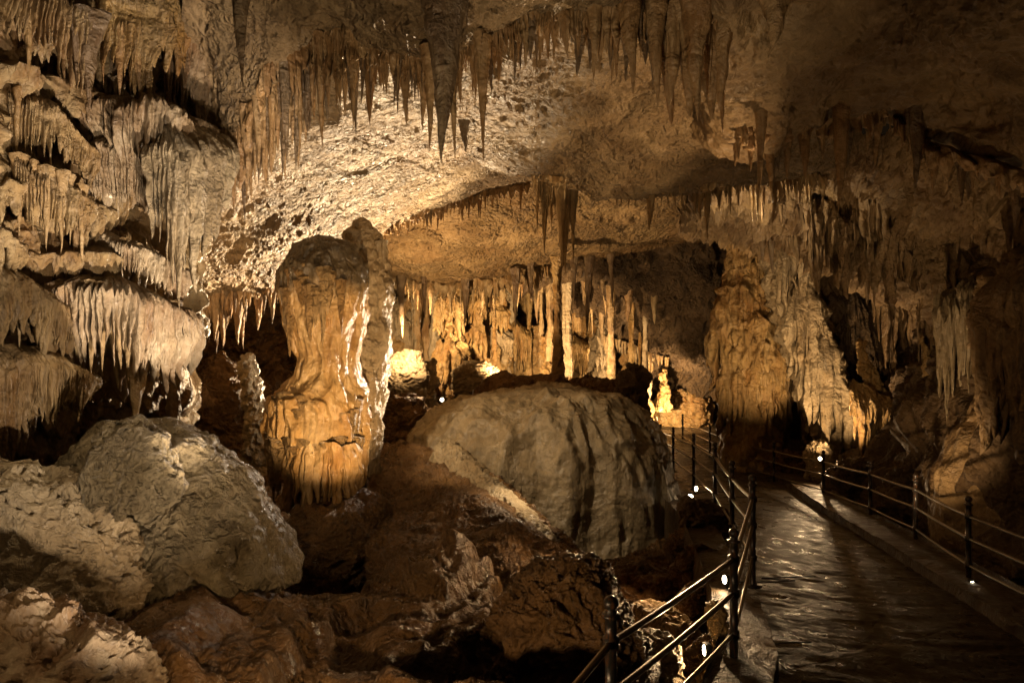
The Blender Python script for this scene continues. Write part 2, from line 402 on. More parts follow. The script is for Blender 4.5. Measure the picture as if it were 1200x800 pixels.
def stal(px, py, d, lpx, wpx, k='stal', parent=None, label=None, group=None, v=None, cat='stalactite', back=0.0):
    """stalactite hanging from photo pixel px, py at distance d; length and full width in photo pixels"""
    me = STAL[k][R.randrange(6) if v is None else v]
    o = link('stalactite', me, parent, P(px, py, d)+np.array([0, back, 0]))
    s = d/800; o.scale = (wpx/2*s, wpx/2*s*R.uniform(.8, 1.1), lpx*s); o.rotation_euler = (R.uniform(-.02, .02), R.uniform(-.02, .02), R.uniform(0, 6.28))
    if label: tag(o, label, cat, group)
    return o
def fringe(name, label, line, n, k='stal', dj=0.3, seed=0, cat='stalactites', up=6, group=None, wr=(.10, .2), wmax=14, root=True):
    """a row of stalactites; line = [(px, py, d, minlen, maxlen)...] in photo px"""
    Ln = np.array(line, float); rs = random.Random(seed)
    mid = Ln[len(Ln)//2]; e = empty(name, P(*mid[:3]), label, cat, group)
    seg = np.concatenate([[0], np.cumsum(np.hypot(np.diff(Ln[:, 0]), np.diff(Ln[:, 1])))]); seg /= seg[-1]
    if root:
        for kk in range(2):
            curtain('drapery', [(q[0], q[1]-up, q[2]+.12*kk*dj+.03) for q in line], [up+q[3]*(.55-.2*kk)+(q[4]-q[3])*.22 for q in line], M[k], max(6, int(n*(.55+.3*kk))), .85, .05, 800+seed*3+kk, e, nv=16)
    n = int(n*1.5)
    for i in range(n):
        t = (i+rs.uniform(-.3, 1.3))/n; t = min(max(t, 0), 1)
        q = [np.interp(t, seg, Ln[:, c]) for c in range(5)]
        l = q[3]*.5 + (q[4]-q[3]*.5)*rs.random()**2.1*(0.65+0.5*abs(math.sin(i*0.37+seed)))
        w = min(wmax, max(3.0, l*rs.uniform(*wr)*1.15))
        stal(q[0], q[1]-up, q[2], l+up, w, k if rs.random() < .8 else {'stal': 'stalg', 'stalg': 'stal', 'stalp': 'stal', 'stald': 'stalg'}[k], e, back=rs.uniform(-.15*dj, dj))
    return e

# ================================================================== large structure
def cols(xs, ys, ds): 
    if np.isscalar(ds): ds = [ds]*len(xs)
    return list(zip(xs, ys, ds))
# ceiling, near plate
x = [215, 260, 300, 345, 400, 430, 470, 505, 545, 610, 730, 820, 900]
lip = [190, 172, 128, 62, 34, 52, 58, 60, 50, 24, -2, -30, -50]
d0 = [7.2, 6.9, 6.6, 6.3, 6.2, 6.1, 6.0, 6.0, 6.0, 6.1, 6.2, 6.3, 6.4]
sheet('cave_ceiling', [cols(x, [-260]*13, 4.4), cols(x, [-120]*13, 4.9), cols(x, [(l-60)/2 for l in lip], [q-.5 for q in d0]),
      cols(x, lip, d0), cols(x, [l-12 for l in lip], [q+.35 for q in d0]), cols(x, [l-60 for l in lip], [q+.9 for q in d0])],
      520, 260, d_rock(2.2, 0.07, 1, 0.6, .25), M['ceil'])
# broad panel behind the first row of stalactites
x = [470, 540, 580, 640, 700, 760, 830, 900, 980]
lip = [150, 172, 190, 203, 222, 220, 214, 205, 190]
sheet('cave_ceiling', [cols(x, [-80]*9, 6.5), cols(x, [20]*9, 6.9), cols(x, [70, 90, 110, 120, 125, 125, 120, 115, 110], [8, 8, 8.2, 8.3, 8.4, 8.4, 8.4, 8.3, 8.3]),
      cols(x, lip, [10, 10, 10, 10.2, 10.4, 10.4, 10.4, 10.2, 10]), cols(x, [l-14 for l in lip], 11), cols(x, [l-70 for l in lip], 11.6)],
      520, 330, d_rock(1.8, 0.10, 4, 0.8, .25), M['ceil'])
# low pale panel on the left, brightly lit
x = [170, 210, 260, 330, 400, 470, 540, 620, 720]
lip = [372, 356, 346, 338, 305, 262, 236, 216, 222]
sheet('cave_ceiling', [cols(x, [210, 180, 150, 110, 80, 70, 70, 80, 90], [7.6, 7.6, 7.2, 7, 7, 7, 7.2, 8, 9]),
      cols(x, [300, 275, 250, 225, 205, 190, 175, 165, 175], [9.2, 9.2, 9.2, 9.2, 9.3, 9.5, 9.8, 10.5, 11.2]),
      cols(x, lip, [11, 11, 11, 11.3, 11.8, 12.4, 12.8, 13, 13.2]), cols(x, [l-14 for l in lip], 13.9), cols(x, [l-60 for l in lip], 14.6)],
      560, 340, d_rock(2.6, 0.065, 8, 0.6, .2), M['ceil'])
# next panel, further in
x = [400, 440, 500, 560, 640, 720, 790, 870, 940]
lip = [300, 320, 334, 331, 313, 300, 288, 280, 300]
sheet('cave_ceiling', [cols(x, [245, 230, 215, 200, 190, 195, 200, 200, 200], 13.6), cols(x, [280, 285, 288, 280, 268, 258, 250, 245, 250], 16.5),
      cols(x, lip, 20), cols(x, [l-14 for l in lip], 21), cols(x, [l-60 for l in lip], 22)],
      480, 240, d_rock(1.6, 0.12, 12, 0.7, .2), M['ceil2'])
# ceiling falling away into the dark on the right
x = [610, 660, 720, 790, 850, 930, 1000]
sheet('cave_ceiling', [cols(x, [280, 285, 270, 260, 250, 250, 240], 20.6), cols(x, [305, 312, 320, 330, 340, 350, 350], 22.5),
      cols(x, [325, 345, 375, 400, 420, 430, 430], 25), cols(x, [340, 370, 415, 450, 470, 480, 480], 28), cols(x, [335, 350, 395, 430, 450, 460, 460], 29.5)],
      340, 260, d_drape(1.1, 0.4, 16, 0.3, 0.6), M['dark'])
# dark overhang, upper right
x = [770, 800, 840, 885, 930, 985, 1040, 1085, 1140, 1210, 1300, 1420]
lip = [70, 120, 160, 166, 142, 130, 134, 162, 186, 206, 230, 260]
sheet('cave_ceiling', [cols(x, [-320, -260]+[-220]*10, [7.2, 5.6]+[4.6]*10), cols(x, [-200, -120]+[-80]*10, [8.4, 6.4]+[5.2]*10), cols(x, [-110, -40, 30, 26, 24, 20, 10, 0, 0, 10, 20, 30], [9.4, 7.8, 6.6, 6.4, 6.4, 6.4, 6.4, 6.2, 6, 5.8, 5.5, 5]),
      cols(x, [-20, 50, 112, 115, 100, 90, 90, 100, 110, 120, 130, 150], [10.4, 9, 7.8, 7.6, 7.6, 7.5, 7.4, 7.2, 7, 6.6, 6.2, 5.7]),
      cols(x, lip, [11.2, 9.9, 8.6, 8.4, 8.4, 8.4, 8.2, 8, 7.6, 7.2, 6.8, 6.2]), cols(x, [l-14 for l in lip], [11.8, 10.4]+[9]*10), cols(x, [l-60 for l in lip], [12.4, 11]+[9.8]*10)],
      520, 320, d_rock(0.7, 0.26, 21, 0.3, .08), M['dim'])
# frilled ceiling between the overhang and the right wall
x = [800, 850, 900, 960, 1020, 1080, 1140, 1220, 1320]
sheet('cave_ceiling', [cols(x, [130]*9, [10, 10, 10, 10, 10, 9.6, 9.2, 8.6, 8]), cols(x, [195, 185, 180, 180, 190, 200, 210, 225, 240], [12, 12, 11.6, 11.4, 11.2, 10.6, 10, 9.4, 8.6]),
      cols(x, [235, 240, 245, 250, 265, 280, 285, 290, 300], [14, 14, 13.6, 13, 12.8, 12, 11.2, 10.4, 9.4]),
      cols(x, [255, 262, 275, 290, 320, 340, 345, 340, 340], [15.5, 15.5, 15, 14.5, 14, 13, 12.2, 11.4, 10.4]), cols(x, [230, 240, 250, 260, 280, 300, 310, 310, 310], [17]*9)],
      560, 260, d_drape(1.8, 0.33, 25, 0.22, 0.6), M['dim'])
# right wall with its dark recess
x = [900, 950, 1000, 1050, 1100, 1150, 1210, 1300, 1420]
sheet('cave_wall', [cols(x, [200]*9, [19, 18, 17, 16, 14.5, 13, 11.5, 9, 7]), cols(x, [300]*9, [19.5, 19, 18, 17, 15, 12.8, 11.2, 8.6, 6.5]),
      cols(x, [400]*9, [19.5, 19, 18.5, 17, 14.5, 11.6, 9.8, 8, 6]), cols(x, [500]*9, [18, 17.2, 16.4, 14.5, 12.2, 10.2, 9, 7.4, 5.6]),
      cols(x, [580, 585, 590, 600, 620, 640, 660, 700, 780], [16.8, 15.5, 14, 12.6, 11, 9.8, 8.6, 7, 5.4]), cols(x, [640, 640, 650, 670, 700, 720, 750, 800, 900], [16, 14.5, 13, 11.6, 10.2, 9, 8, 6.6, 5.2])],
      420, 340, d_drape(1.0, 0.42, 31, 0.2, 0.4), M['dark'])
# far wall
x = [150, 300, 420, 520, 620, 720, 820, 920]
sheet('cave_wall', [cols(x, [180]*8, [24, 27, 29, 30, 30, 31, 33, 34]), cols(x, [330]*8, [24, 27, 28, 29, 29, 30, 34, 36]), cols(x, [440]*8, [22, 25, 27, 27, 28, 30, 35, 36]),
      cols(x, [560]*8, [18, 22, 24, 24, 25, 26, 32, 33])],
      460, 200, d_drape(0.9, 0.5, 35, 0.12, 0.3), M['orange'])
# left wall
x = [-260, -120, -20, 40, 90, 140, 180, 206, 200, 150]
base = [3.2, 4.2, 5.2, 5.7, 6.1, 6.5, 6.9, 7.3, 7.9, 9.2]
x_w, base_w = list(x), list(base)
R_ = lambda y, k=0.0, dx=0: cols([a+dx for a in x], [y]*10, [b+k for b in base])
sheet('cave_wall', [R_(-260, -.6), R_(-100, -.1), R_(10, 0), R_(90, .25), R_(140, .1), R_(240, .35), R_(300, .1), R_(400, .6, -6), R_(480, 2.0, -4), R_(560, 2.6), R_(700, 2.6)],
      420, 560, d_drape(2.2, 0.2, 41, 0.2, 0.6), M['tan'])
# back of the hollow behind the left wall
x = [-40, 80, 180, 260, 320, 370, 410]
sheet('cave_wall', [cols(x, [330]*7, [11, 12, 12.5, 13, 13.5, 15, 17]), cols(x, [430]*7, [10, 11, 12, 13, 14, 16, 19]), cols(x, [520]*7, [9.5, 10.5, 11, 12, 12.6, 14.5, 18]),
      cols(x, [640]*7, [8, 8.6, 9.6, 10, 10.6, 12, 14])], 300, 200, d_rock(1.0, 0.35, 45, 0.8), M['brown'])

# ------------------------------------------------------------------ path, kerbs
left_line = np.array([(0.55, -1.0, -2.32), (1.02, 2.2, -2.32), (1.56, 4.1, -2.36), (1.92, 4.95, -2.38), (2.2, 6.1, -2.42), (2.4, 7.3, -2.46), (2.66, 9.0, -2.52), (2.78, 10.6, -2.62), (2.85, 12.6, -2.8), (3.3, 16, -3.05), (4.2, 20, -3.2), (5.2, 25, -3.25), (6.5, 30, -3.3)])
right_line = np.array([(3.6, -1.0, -2.55), (4.1, 3.0, -2.55), (4.35, 5.2, -2.6), (4.55, 6.6, -2.64), (4.72, 7.6, -2.7), (4.95, 9.2, -2.78), (5.15, 10.8, -2.86), (5.45, 12.6, -2.96), (5.75, 14.2, -3.05), (6.1, 17, -3.15), (6.9, 20.5, -3.22), (8.0, 25, -3.27), (9.5, 30, -3.3)])
# floor: one sheet from under the camera to the far end
def floor_z(X, Y):
    z = -2.95 - 0.02*Y + 0*X
    ledge = sst(0.95, 0.62, X + 0.10*np.sin(Y*3)) * sst(6.7, 6.0, Y - 0.12*X)      # near ledge, left of the path
    z = z + ledge*(1.02 + 0.06*np.sin(X*1.7+Y))
    z = z + 0.9*sst(-1.0, -4.5, X)*sst(4, 9, Y)
    far = sst(13, 22, Y)*sst(4.5, 1.5, X); z = z + far*1.1
    return z
gx = np.concatenate([np.linspace(-16, -3.6, 60), np.linspace(-3.55, 4.0, 520), np.linspace(4.05, 16, 70)])
gy = np.concatenate([np.linspace(-2, 2.0, 20), np.linspace(2.03, 9, 330), np.linspace(9.1, 38, 150)])
X, Y = np.meshgrid(gx, gy)
Z = floor_z(X, Y)
Pn = np.stack([X, Y, Z*0], -1)
wq = Pn + 0.4*np.stack([fbm(Pn*0.7, 3, 60), fbm(Pn*0.7, 3, 63), X*0], -1)
terr = fbm(wq*0.55, 3, 66)*3.0; st = np.floor(terr) + sst(0.55, 1.0, terr-np.floor(terr))      # terraced ledges
Z = Z + 0.19*st + 0.07*fbm(wq*1.6, 4, 70) + 0.035*ridged(wq*4.5, 4, 74) - 0.05*np.maximum(0, fbm(wq*6, 3, 78))
Lx = np.interp(Y, left_line[:, 1], left_line[:, 0]); Rx = np.interp(Y, right_line[:, 1], right_line[:, 0]); Pz = np.interp(Y, left_line[:, 1], left_line[:, 2])
und = sst(-0.45, -0.2, X-Lx)*sst(0.6, 0.35, X-Rx); Z = Z*(1-und) + np.minimum(Z, Pz-0.4)*und
sheet_V = np.stack([X, Y, Z], -1)
tag(link('cave_floor', mesh('cave_floor', sheet_V, grid_faces(len(gx), len(gy)), M['brown'])), kind='structure')

nl = 1500
ll, rl = cr(left_line, nl), cr(right_line, nl)
t = np.linspace(0, 1, 90)[None, :, None]
G = ll[:, None]*(1-t) + rl[:, None]*t
q = G*np.array([1.0, 3.2, 0])
G[..., 2] += 0.007*fbm(q*1.3, 4, 80) + 0.006*ridged(q*np.array([1, 2.0, 0]), 2, 83) - 0.03*np.sin(np.linspace(0, np.pi, 90))[None, :]
jn = np.abs(((np.arange(nl)/nl*33 + 0.9) % 3.6) - 1.8)[:, None] + 0.02*fbm(G*np.array([2., 2, 0]), 2, 88)
G[..., 2] -= 0.003*np.exp(-(jn/0.022)**2)
F = grid_faces(90, nl)
M['path'] = mat('wet_paving', (0.075, 0.055, 0.032), (0.045, 0.032, 0.018), (0.11, 0.08, 0.045), 1.6, (0.22, 0.55), 0.35, 0.0, 0.3, 1.4)
def rip(m):
    nt = m.node_tree; N = nt.nodes; L = nt.links
    bp = [n for n in N if n.type == 'BUMP'][0]
    g = N.new('ShaderNodeNewGeometry'); v = N.new('ShaderNodeVectorMath'); v.operation = 'MULTIPLY'
    v.inputs[1].default_value = (1.0, 3.4, 1); L.new(g.outputs['Position'], v.inputs[0])
    n = N.new('ShaderNodeTexNoise'); n.inputs['Scale'].default_value = 3.0; n.inputs['Detail'].default_value = 5; n.inputs['Distortion'].default_value = 0.6
    L.new(v.outputs[0], n.inputs['Vector'])
    b2 = N.new('ShaderNodeBump'); b2.inputs['Strength'].default_value = 0.17; b2.inputs['Distance'].default_value = 0.03
    L.new(n.outputs[0], b2.inputs['Height']); L.new(bp.outputs[0], b2.inputs['Normal'])
    L.new(b2.outputs[0], N['Principled BSDF'].inputs['Normal'])
rip(M['path'])
tag(link('path', mesh('path', G, F, M['path'])), kind='structure')
M['kerb'] = mat('rough_kerb_concrete', (0.12, 0.085, 0.055), (0.07, 0.05, 0.03), (0.15, 0.11, 0.07), 2.0, (0.3, 0.6), 0.6, 0.0, 0.4)
def kerb(line, w, h, side, seed):
    c = cr(np.array(line), 500); tg = np.gradient(c, axis=0)[:, :2]; tg /= np.linalg.norm(tg, axis=1)[:, None]
    nrm = np.stack([-tg[:, 1], tg[:, 0]], 1)*side
    prof = [(-0.01, -0.06), (0, h*.8), (0.02, h), (w*.5, h+.01), (w-.03, h), (w, h*.8), (w+.05, -0.9)]
    V = np.zeros((len(prof), 500, 3))
    for j, (o, z) in enumerate(prof):
        V[j, :, :2] = c[:, :2] + nrm*o; V[j, :, 2] = c[:, 2]+z
    V = np.swapaxes(cr(V, 30), 0, 0)
    V += 0.02*np.stack([fbm(V*2.5, 3, seed), fbm(V*2.5, 3, seed+4), fbm(V*3, 3, seed+8)*.7], -1)
    return tag(link('kerb', mesh('kerb', V, grid_faces(500, 30), M['kerb'])), kind='structure')
kerb(left_line, 0.42, 0.12, 1, 90); kerb(right_line, 0.55, 0.13, -1, 95)

# ================================================================== formations
def thing(name, label, cat, loc, group=None): return empty(name, loc, label, cat, group)

# big double column, left of centre
t = thing('stalagmite_column', 'tall orange club-shaped stalagmite with dark rounded cap and dripping skirts', 'stalagmite', P(385, 600, 8.7))
form('body', [(276, 376, 386), (279, 362, 397), (284, 352, 405), (292, 342, 413), (303, 335, 420), (316, 330, 426), (322, 328, 428), (345, 329, 428), (370, 334, 426), (397, 343, 421), (420, 350, 418), (440, 346, 420), (458, 330, 425), (470, 318, 428), (500, 315, 428), (525, 318, 428), (553, 325, 425), (572, 338, 422), (590, 354, 418), (604, 368, 410)],
     8.7, M['capped'], d_flute(2.6, 0.14, 101, 0.09, 0.22), 220, 300, 0.9, t, fd=1.0)
# rear, grey lobe rising to the ceiling beside it
t2 = thing('stalagmite_column', 'grey flowstone column fused behind the orange stalagmite with glittering right edge', 'column', P(430, 600, 9.3))
form('body', [(254, 419, 426), (262, 411, 436), (274, 404, 443), (290, 398, 450), (320, 396, 458), (360, 396, 461), (400, 396, 460), (440, 394, 457), (480, 392, 450), (520, 390, 444), (560, 388, 440), (600, 384, 438), (640, 380, 438)],
     9.3, M['pale'], d_flute(2.6, 0.075, 105, 0.22, 0.9), 180, 300, 0.8, t2)
def skirt(parent, px, py, wpx, d, L, m, ribs, seed, a0=185, a1=355, bulge=0.06, ratio=.9, tooth=.6, wob=0.3):
    c = P(px, py, d); r = wpx/2*d/800
    return ring_curtain('drapery', c[0], c[1], c[2], r, r*ratio, L*d/800, m, ribs, a0, a1, tooth, bulge, seed, parent, wob)
rs = random.Random(19)
def drips(parent, outline, d, ratio, y0, y1, n, lr, wr_, k, a0=200, a1=340):
    O = np.array(outline, float)
    for i in range(n):
        py = rs.uniform(y0, y1); xl = np.interp(py, O[:, 0], O[:, 1]); xr = np.interp(py, O[:, 0], O[:, 2])
        an = math.radians(rs.uniform(a0, a1)); r = (xr-xl)/2*d/800
        c = P((xl+xr)/2, py, d); me = STAL[k][rs.randrange(6)]
        o = link('drip', me, parent, c + np.array([r*math.cos(an)*.97, r*ratio*math.sin(an)*.97, 0]))
        s = d/800; w = rs.uniform(*wr_)/2*s; o.scale = (w, w, rs.uniform(*lr)*s); o.rotation_euler = (0, 0, rs.uniform(0, 6))
CO = [(300, 331, 424), (345, 329, 428), (397, 340, 424), (420, 344, 422), (455, 326, 426), (500, 315, 428), (553, 325, 425), (590, 354, 418)]
drips(t, CO, 8.7, .9, 455, 478, 16, (30, 60), (7, 12), 'capless')
drips(t, CO, 8.7, .9, 495, 530, 26, (40, 75), (8, 13), 'capless')
drips(t, CO, 8.7, .9, 310, 345, 14, (40, 80), (8, 13), 'capless', 230, 310)
drips(t2, [(300, 398, 452), (600, 384, 438)], 9.3, .8, 280, 520, 24, (40, 90), (6, 11), 'pale', 260, 370)
skirt(t, 386, 516, 84, 8.5, 80, M['capped'], 16, 304, 200, 340, bulge=.0, tooth=.8, wob=.1)
# brown base rock under it
t = thing('boulder', 'rounded orange brown boulder below the club-shaped stalagmite', 'rock', P(405, 690, 8.2))
form('body', [(583, 370, 425), (590, 352, 448), (605, 342, 460), (625, 336, 467), (650, 333, 466), (675, 332, 460), (700, 330, 455)], 8.2, M['brown'], d_rock(2.2, 0.10, 110, .8), 160, 140, .9, t)

# broad flowstone dome
t = thing('flowstone_dome', 'broad smooth olive grey flowstone dome with running folds beside the path', 'flowstone', P(640, 650, 11.8))
form('body', [(455, 618, 668), (457, 590, 696), (462, 562, 716), (470, 535, 736), (484, 508, 755), (505, 488, 770), (530, 478, 780), (560, 478, 788), (590, 482, 797), (620, 490, 806), (650, 500, 814), (690, 505, 822)],
     11.8, M['olive'], d_flute(1.12, 0.18, 115, 0.10, 0.24), 360, 300, .85, t)
skirt(t, 622, 545, 170, 10.9, 70, M['olive'], 16, 316, 215, 320, bulge=.10, ratio=.6, tooth=.25)

# pale boulder at the left
t = thing('boulder', 'huge pale flowstone boulder lit from the left in the lower left corner', 'rock', P(140, 760, 5.6))
form('body', [(494, 150, 190), (500, 120, 225), (512, 100, 250), (530, 88, 272), (550, 74, 290), (575, 52, 306), (600, 28, 318), (630, 0, 330), (660, -30, 340), (685, -50, 342), (710, -60, 322), (740, -70, 280), (770, -70, 225), (800, -60, 180)],
     5.6, M['bould'], d_drape(1.5, 0.065, 120, .3, 1.3), 340, 320, .8, t)
form('knob', [(491, 138, 160), (497, 126, 172), (508, 118, 184), (530, 108, 200), (555, 102, 208), (580, 100, 208), (592, 104, 200), (600, 120, 190)], 4.75, M['bould'], d_drape(3.2, 0.05, 124, .25, 1.2), 160, 120, .8, t)
t = thing('rock_shelf', 'pale rubbly rock shelf at the left edge beside the huge boulder', 'rock', P(-20, 700, 4.6))
form('body', [(545, -60, 40), (560, -90, 90), (590, -120, 120), (630, -130, 150), (680, -140, 170), (740, -150, 160), (800, -150, 120)], 4.6, M['pale'], d_rock(3, 0.10, 130, 1.2), 220, 200, .5, t)
t = thing('rock', 'pinkish crusted rock in the bottom left corner of the frame', 'rock', P(30, 860, 3.4))
form('body', [(700, -40, 30), (715, -80, 80), (740, -100, 130), (770, -110, 165), (800, -110, 185), (860, -110, 200)], 3.5, M['wall'], d_rock(4, 0.09, 134, 1.6), 200, 160, .6, t)

# slope behind the ledge, with a bright crest running down to the right
xs = [430, 480, 530, 580, 625, 665, 720]
sl = sheet('rock_slope', [cols(xs, [570, 575, 600, 625, 650, 680, 720], [11.6, 11.4, 11, 10.4, 9.8, 9, 8.4]), cols(xs, [527, 528, 540, 565, 600, 635, 690], [10.6, 10.4, 10, 9.4, 8.8, 8.1, 7.6]),
      cols(xs, [532, 533, 547, 575, 611, 645, 695], [10.2, 10, 9.6, 9, 8.4, 7.8, 7.3]), cols(xs, [575, 580, 590, 605, 630, 655, 700], [8.8, 8.7, 8.3, 7.9, 7.5, 7.2, 7]),
      cols(xs, [640, 645, 650, 655, 665, 680, 720], [7.6, 7.4, 7.2, 6.9, 6.7, 6.5, 6.5]), cols(xs, [720, 720, 720, 720, 720, 730, 760], [6.8, 6.6, 6.5, 6.4, 6.2, 6.1, 6.1])],
      320, 220, d_rock(2.2, 0.09, 140, .8), M['brown'])
t = thing('rock_crest', 'bright pale flowstone crest running down between the brown slope and the dome', 'flowstone', P(600, 620, 8.6))
ridge = [(520, 528, 10.1), (545, 548, 9.75), (570, 572, 9.3), (595, 592, 8.95), (620, 618, 8.5), (645, 650, 8.1), (668, 684, 7.8)]
sheet('body', [[(x_-16, y_+30, d_-.5) for x_, y_, d_ in ridge], [(x_-14, y_+8, d_-.45) for x_, y_, d_ in ridge], [(x_-4, y_-10, d_-.3) for x_, y_, d_ in ridge], [(x_+12, y_-8, d_-.1) for x_, y_, d_ in ridge], [(x_+22, y_+20, d_+.1) for x_, y_, d_ in ridge], [(x_+24, y_+70, d_+.2) for x_, y_, d_ in ridge]],
      260, 90, d_rock(4.5, 0.06, 146, 1.0), M['pale'], t)
# crust along the edge of the near ledge
t = thing('rock_ledge', 'wet brown rock ledge with crumbling bright edge in front of the railing', 'rock', P(700, 760, 4.6))
form('body', [(648, 655, 672), (655, 640, 690), (668, 615, 705), (690, 590, 726), (720, 575, 742), (755, 560, 756), (800, 540, 768), (850, 530, 775)], 4.9, M['brown'], d_rock(3.4, 0.09, 144, 1.3), 260, 240, .9, t)
RK = [((642, 770), 'orange lit rock shelf between the ledge and the dome', 'brown', [(655, 730, 780), (662, 700, 815), (680, 690, 840), (705, 690, 850), (740, 700, 850)], 8.2, 2),
      ((0, 0), 'low tan boulder in the lit hollow beyond the post with ball top', 'orange', [(712, 745, 790), (722, 735, 812), (745, 728, 825), (775, 730, 830), (810, 735, 825)], 6.2, 2.6),
      ((0, 0), 'small mossy boulder below the lower rail near the bottom edge', 'pale', [(742, 752, 775), (750, 740, 792), (770, 736, 800), (800, 740, 800), (830, 745, 800)], 5.0, 3),
      ((0, 0), 'knobbly golden rock by the lamp at the foot of the railing', 'orange', [(706, 836, 846), (714, 830, 852), (726, 832, 850), (736, 828, 854), (752, 831, 850), (770, 824, 852), (790, 820, 850), (810, 815, 850)], 5.2, 5),
      ((0, 0), 'dark rubble mound between the dome and the path lamps', 'dark', [(585, 800, 830), (595, 795, 850), (620, 792, 862), (655, 795, 866), (700, 790, 860)], 9.0, 2.4)]
for i, (_, lb, mk, ol, d, f) in enumerate(RK):
    t = thing('rock', lb, 'rock', P((ol[-1][1]+ol[-1][2])/2, ol[-1][0], d))
    form('body', ol, d, M[mk], d_rock(f*1.2, 0.22/f, 150+i*7, 1.0), 120, 100, .8, t)

for i, (px, py, d, w, h, lb) in enumerate([(838, 800, 5.3, 60, 60, 'dark rough rock below the path edge between the two lower lamps'), (826, 745, 6.6, 64, 62, 'brown rough rock hugging the path edge beside the upper lamp'), (822, 695, 7.7, 60, 60, 'brown rough rock under the path edge left of the tall railing posts'),
        (806, 668, 8.8, 56, 50, 'dark rough rock at the path edge below the pair of lamps')]):
    t = thing('rock', lb, 'rock', P(px, py, d))
    form('body', [(py-h, px-w*.12, px+w*.12), (py-h*.9, px-w*.3, px+w*.3), (py-h*.6, px-w*.45, px+w*.45), (py-h*.2, px-w*.5, px+w*.5), (py+20, px-w*.5, px+w*.5)], d, M['brown'], d_rock(3.2, .09, 260+i*5, 1.2), 110, 100, .8, t)
# small stalagmites and mounds behind the boulder
t = thing('stalagmite', 'slender sparkling white stalagmite standing left of the orange club-shaped one', 'stalagmite', P(298, 545, 10))
form('body', [(413, 287, 293), (418, 283, 297), (430, 280, 301), (450, 282, 306), (470, 286, 309), (482, 288, 308), (492, 288, 311), (510, 287, 313), (530, 284, 314), (555, 280, 316)], 10, M['pale'], d_flute(5, 0.05, 170, .5, 1.2), 90, 160, .9, t)
t = thing('stalagmite', 'wide brown cone-shaped stalagmite behind the pale boulder', 'stalagmite', P(255, 540, 11.4))
form('body', [(410, 252, 262), (420, 244, 270), (440, 230, 282), (465, 216, 292), (495, 208, 300), (540, 200, 305)], 11.4, M['brown'], d_rock(1.6, 0.13, 174, .8), 120, 120, .9, t)

# ------------------------------------------------------------------ right column and leaning slab
t = thing('column', 'massive tiered flowstone column rising to the ceiling beside the path', 'column', P(882, 560, 17))
form('body', [(215, 862, 900), (250, 858, 900), (280, 856, 902), (310, 853, 900), (335, 846, 902), (360, 841, 908), (390, 842, 914), (410, 846, 918), (430, 846, 919), (470, 848, 917), (490, 852, 914), (500, 848, 918), (530, 846, 920), (560, 845, 920)],
     17, M['orange'], d_flute(1.3, 0.13, 180, .2, .8), 200, 320, .9, t)
for i, (py, w, L, c, n) in enumerate([(255, 40, 34, 880, 12), (282, 42, 34, 879, 12), (305, 44, 34, 880, 12), (330, 52, 40, 876, 14), (352, 56, 36, 878, 14), (374, 62, 38, 880, 15), (396, 66, 34, 882, 15), (418, 70, 80, 884, 20), (345, 30, 90, 852, 8)]):
    skirt(t, c, py, w, 17, L, M['orange'], n, 330+i, bulge=.07, tooth=.6)
t = thing('flowstone_buttress', 'pale slanting flowstone buttress leaning from the ceiling down to the right', 'flowstone', P(990, 545, 15.4))
rows = []
for py, a, b in [(225, 880, 945), (270, 892, 940), (320, 902, 938), (370, 914, 944), (420, 932, 962), (470, 948, 985), (510, 962, 1003), (550, 972, 1018)]:
    w = b-a; rows.append([(a+4, py, 16.6), (a, py, 16.0), (a+w*.25, py, 15.5), (a+w*.5, py, 15.3), (a+w*.75, py, 15.5), (b, py, 16.2), (b-4, py, 16.9)])
sheet('body', rows, 120, 340, d_flute(2.2, 0.17, 190, .10, .8), M['pale'], t)
for k, (px, py, w, L) in enumerate([(926, 250, 34, 110), (942, 330, 26, 110), (962, 390, 26, 100), (980, 430, 28, 100), (998, 460, 32, 80)]):
    curtain('drapery', [(px-w*.5, py, 15.5), (px-w*.1, py-6, 15.1), (px+w*.3, py+4, 15.1), (px+w*.6, py+20, 15.5)], [L*.6, L, L*.9, L*.5], M['pale'], 9, .7, .15, 740+k, t, nv=30)
def strip(label, pts, d, mk='orange', f=3, amp=.08, cat='flowstone', name='flowstone_pillar', seed=0):
    t = thing(name, label, cat, P((pts[-1][1]+pts[-1][2])/2, pts[-1][0], d))
    form('body', pts, d, M[mk], d_flute(f, amp, 200+seed, .25, 1.0), 90, 200, .8, t); return t
strip('narrow orange flowstone pillar in the dark recess of the right wall', [(400, 1005, 1014), (430, 1008, 1024), (460, 1014, 1038), (490, 1020, 1050), (520, 1026, 1048), (560, 1028, 1044)], 14.6, seed=1)
strip('thin glittering flowstone rib curving below the slanting buttress', [(350, 950, 958), (380, 958, 970), (410, 968, 980), (440, 975, 988), (470, 982, 996), (500, 992, 1006), (550, 1004, 1020)], 15, 'pale', seed=2)
strip('beaded brown flowstone rib left of the arched recess', [(330, 945, 952), (360, 952, 968), (385, 962, 975), (420, 970, 980), (480, 978, 990)], 15.6, 'brown', seed=3)
strip('tan curved flowstone rib at the right side of the arched recess', [(395, 1074, 1080), (420, 1080, 1096), (450, 1090, 1112), (480, 1090, 1112), (510, 1078, 1104), (550, 1062, 1096)], 12.4, 'orange', seed=4)
strip('hanging brown flowstone lobe above the arched recess', [(270, 1120, 1150), (300, 1116, 1152), (340, 1118, 1150), (380, 1124, 1146), (400, 1130, 1140)], 11.4, 'dark', seed=5)
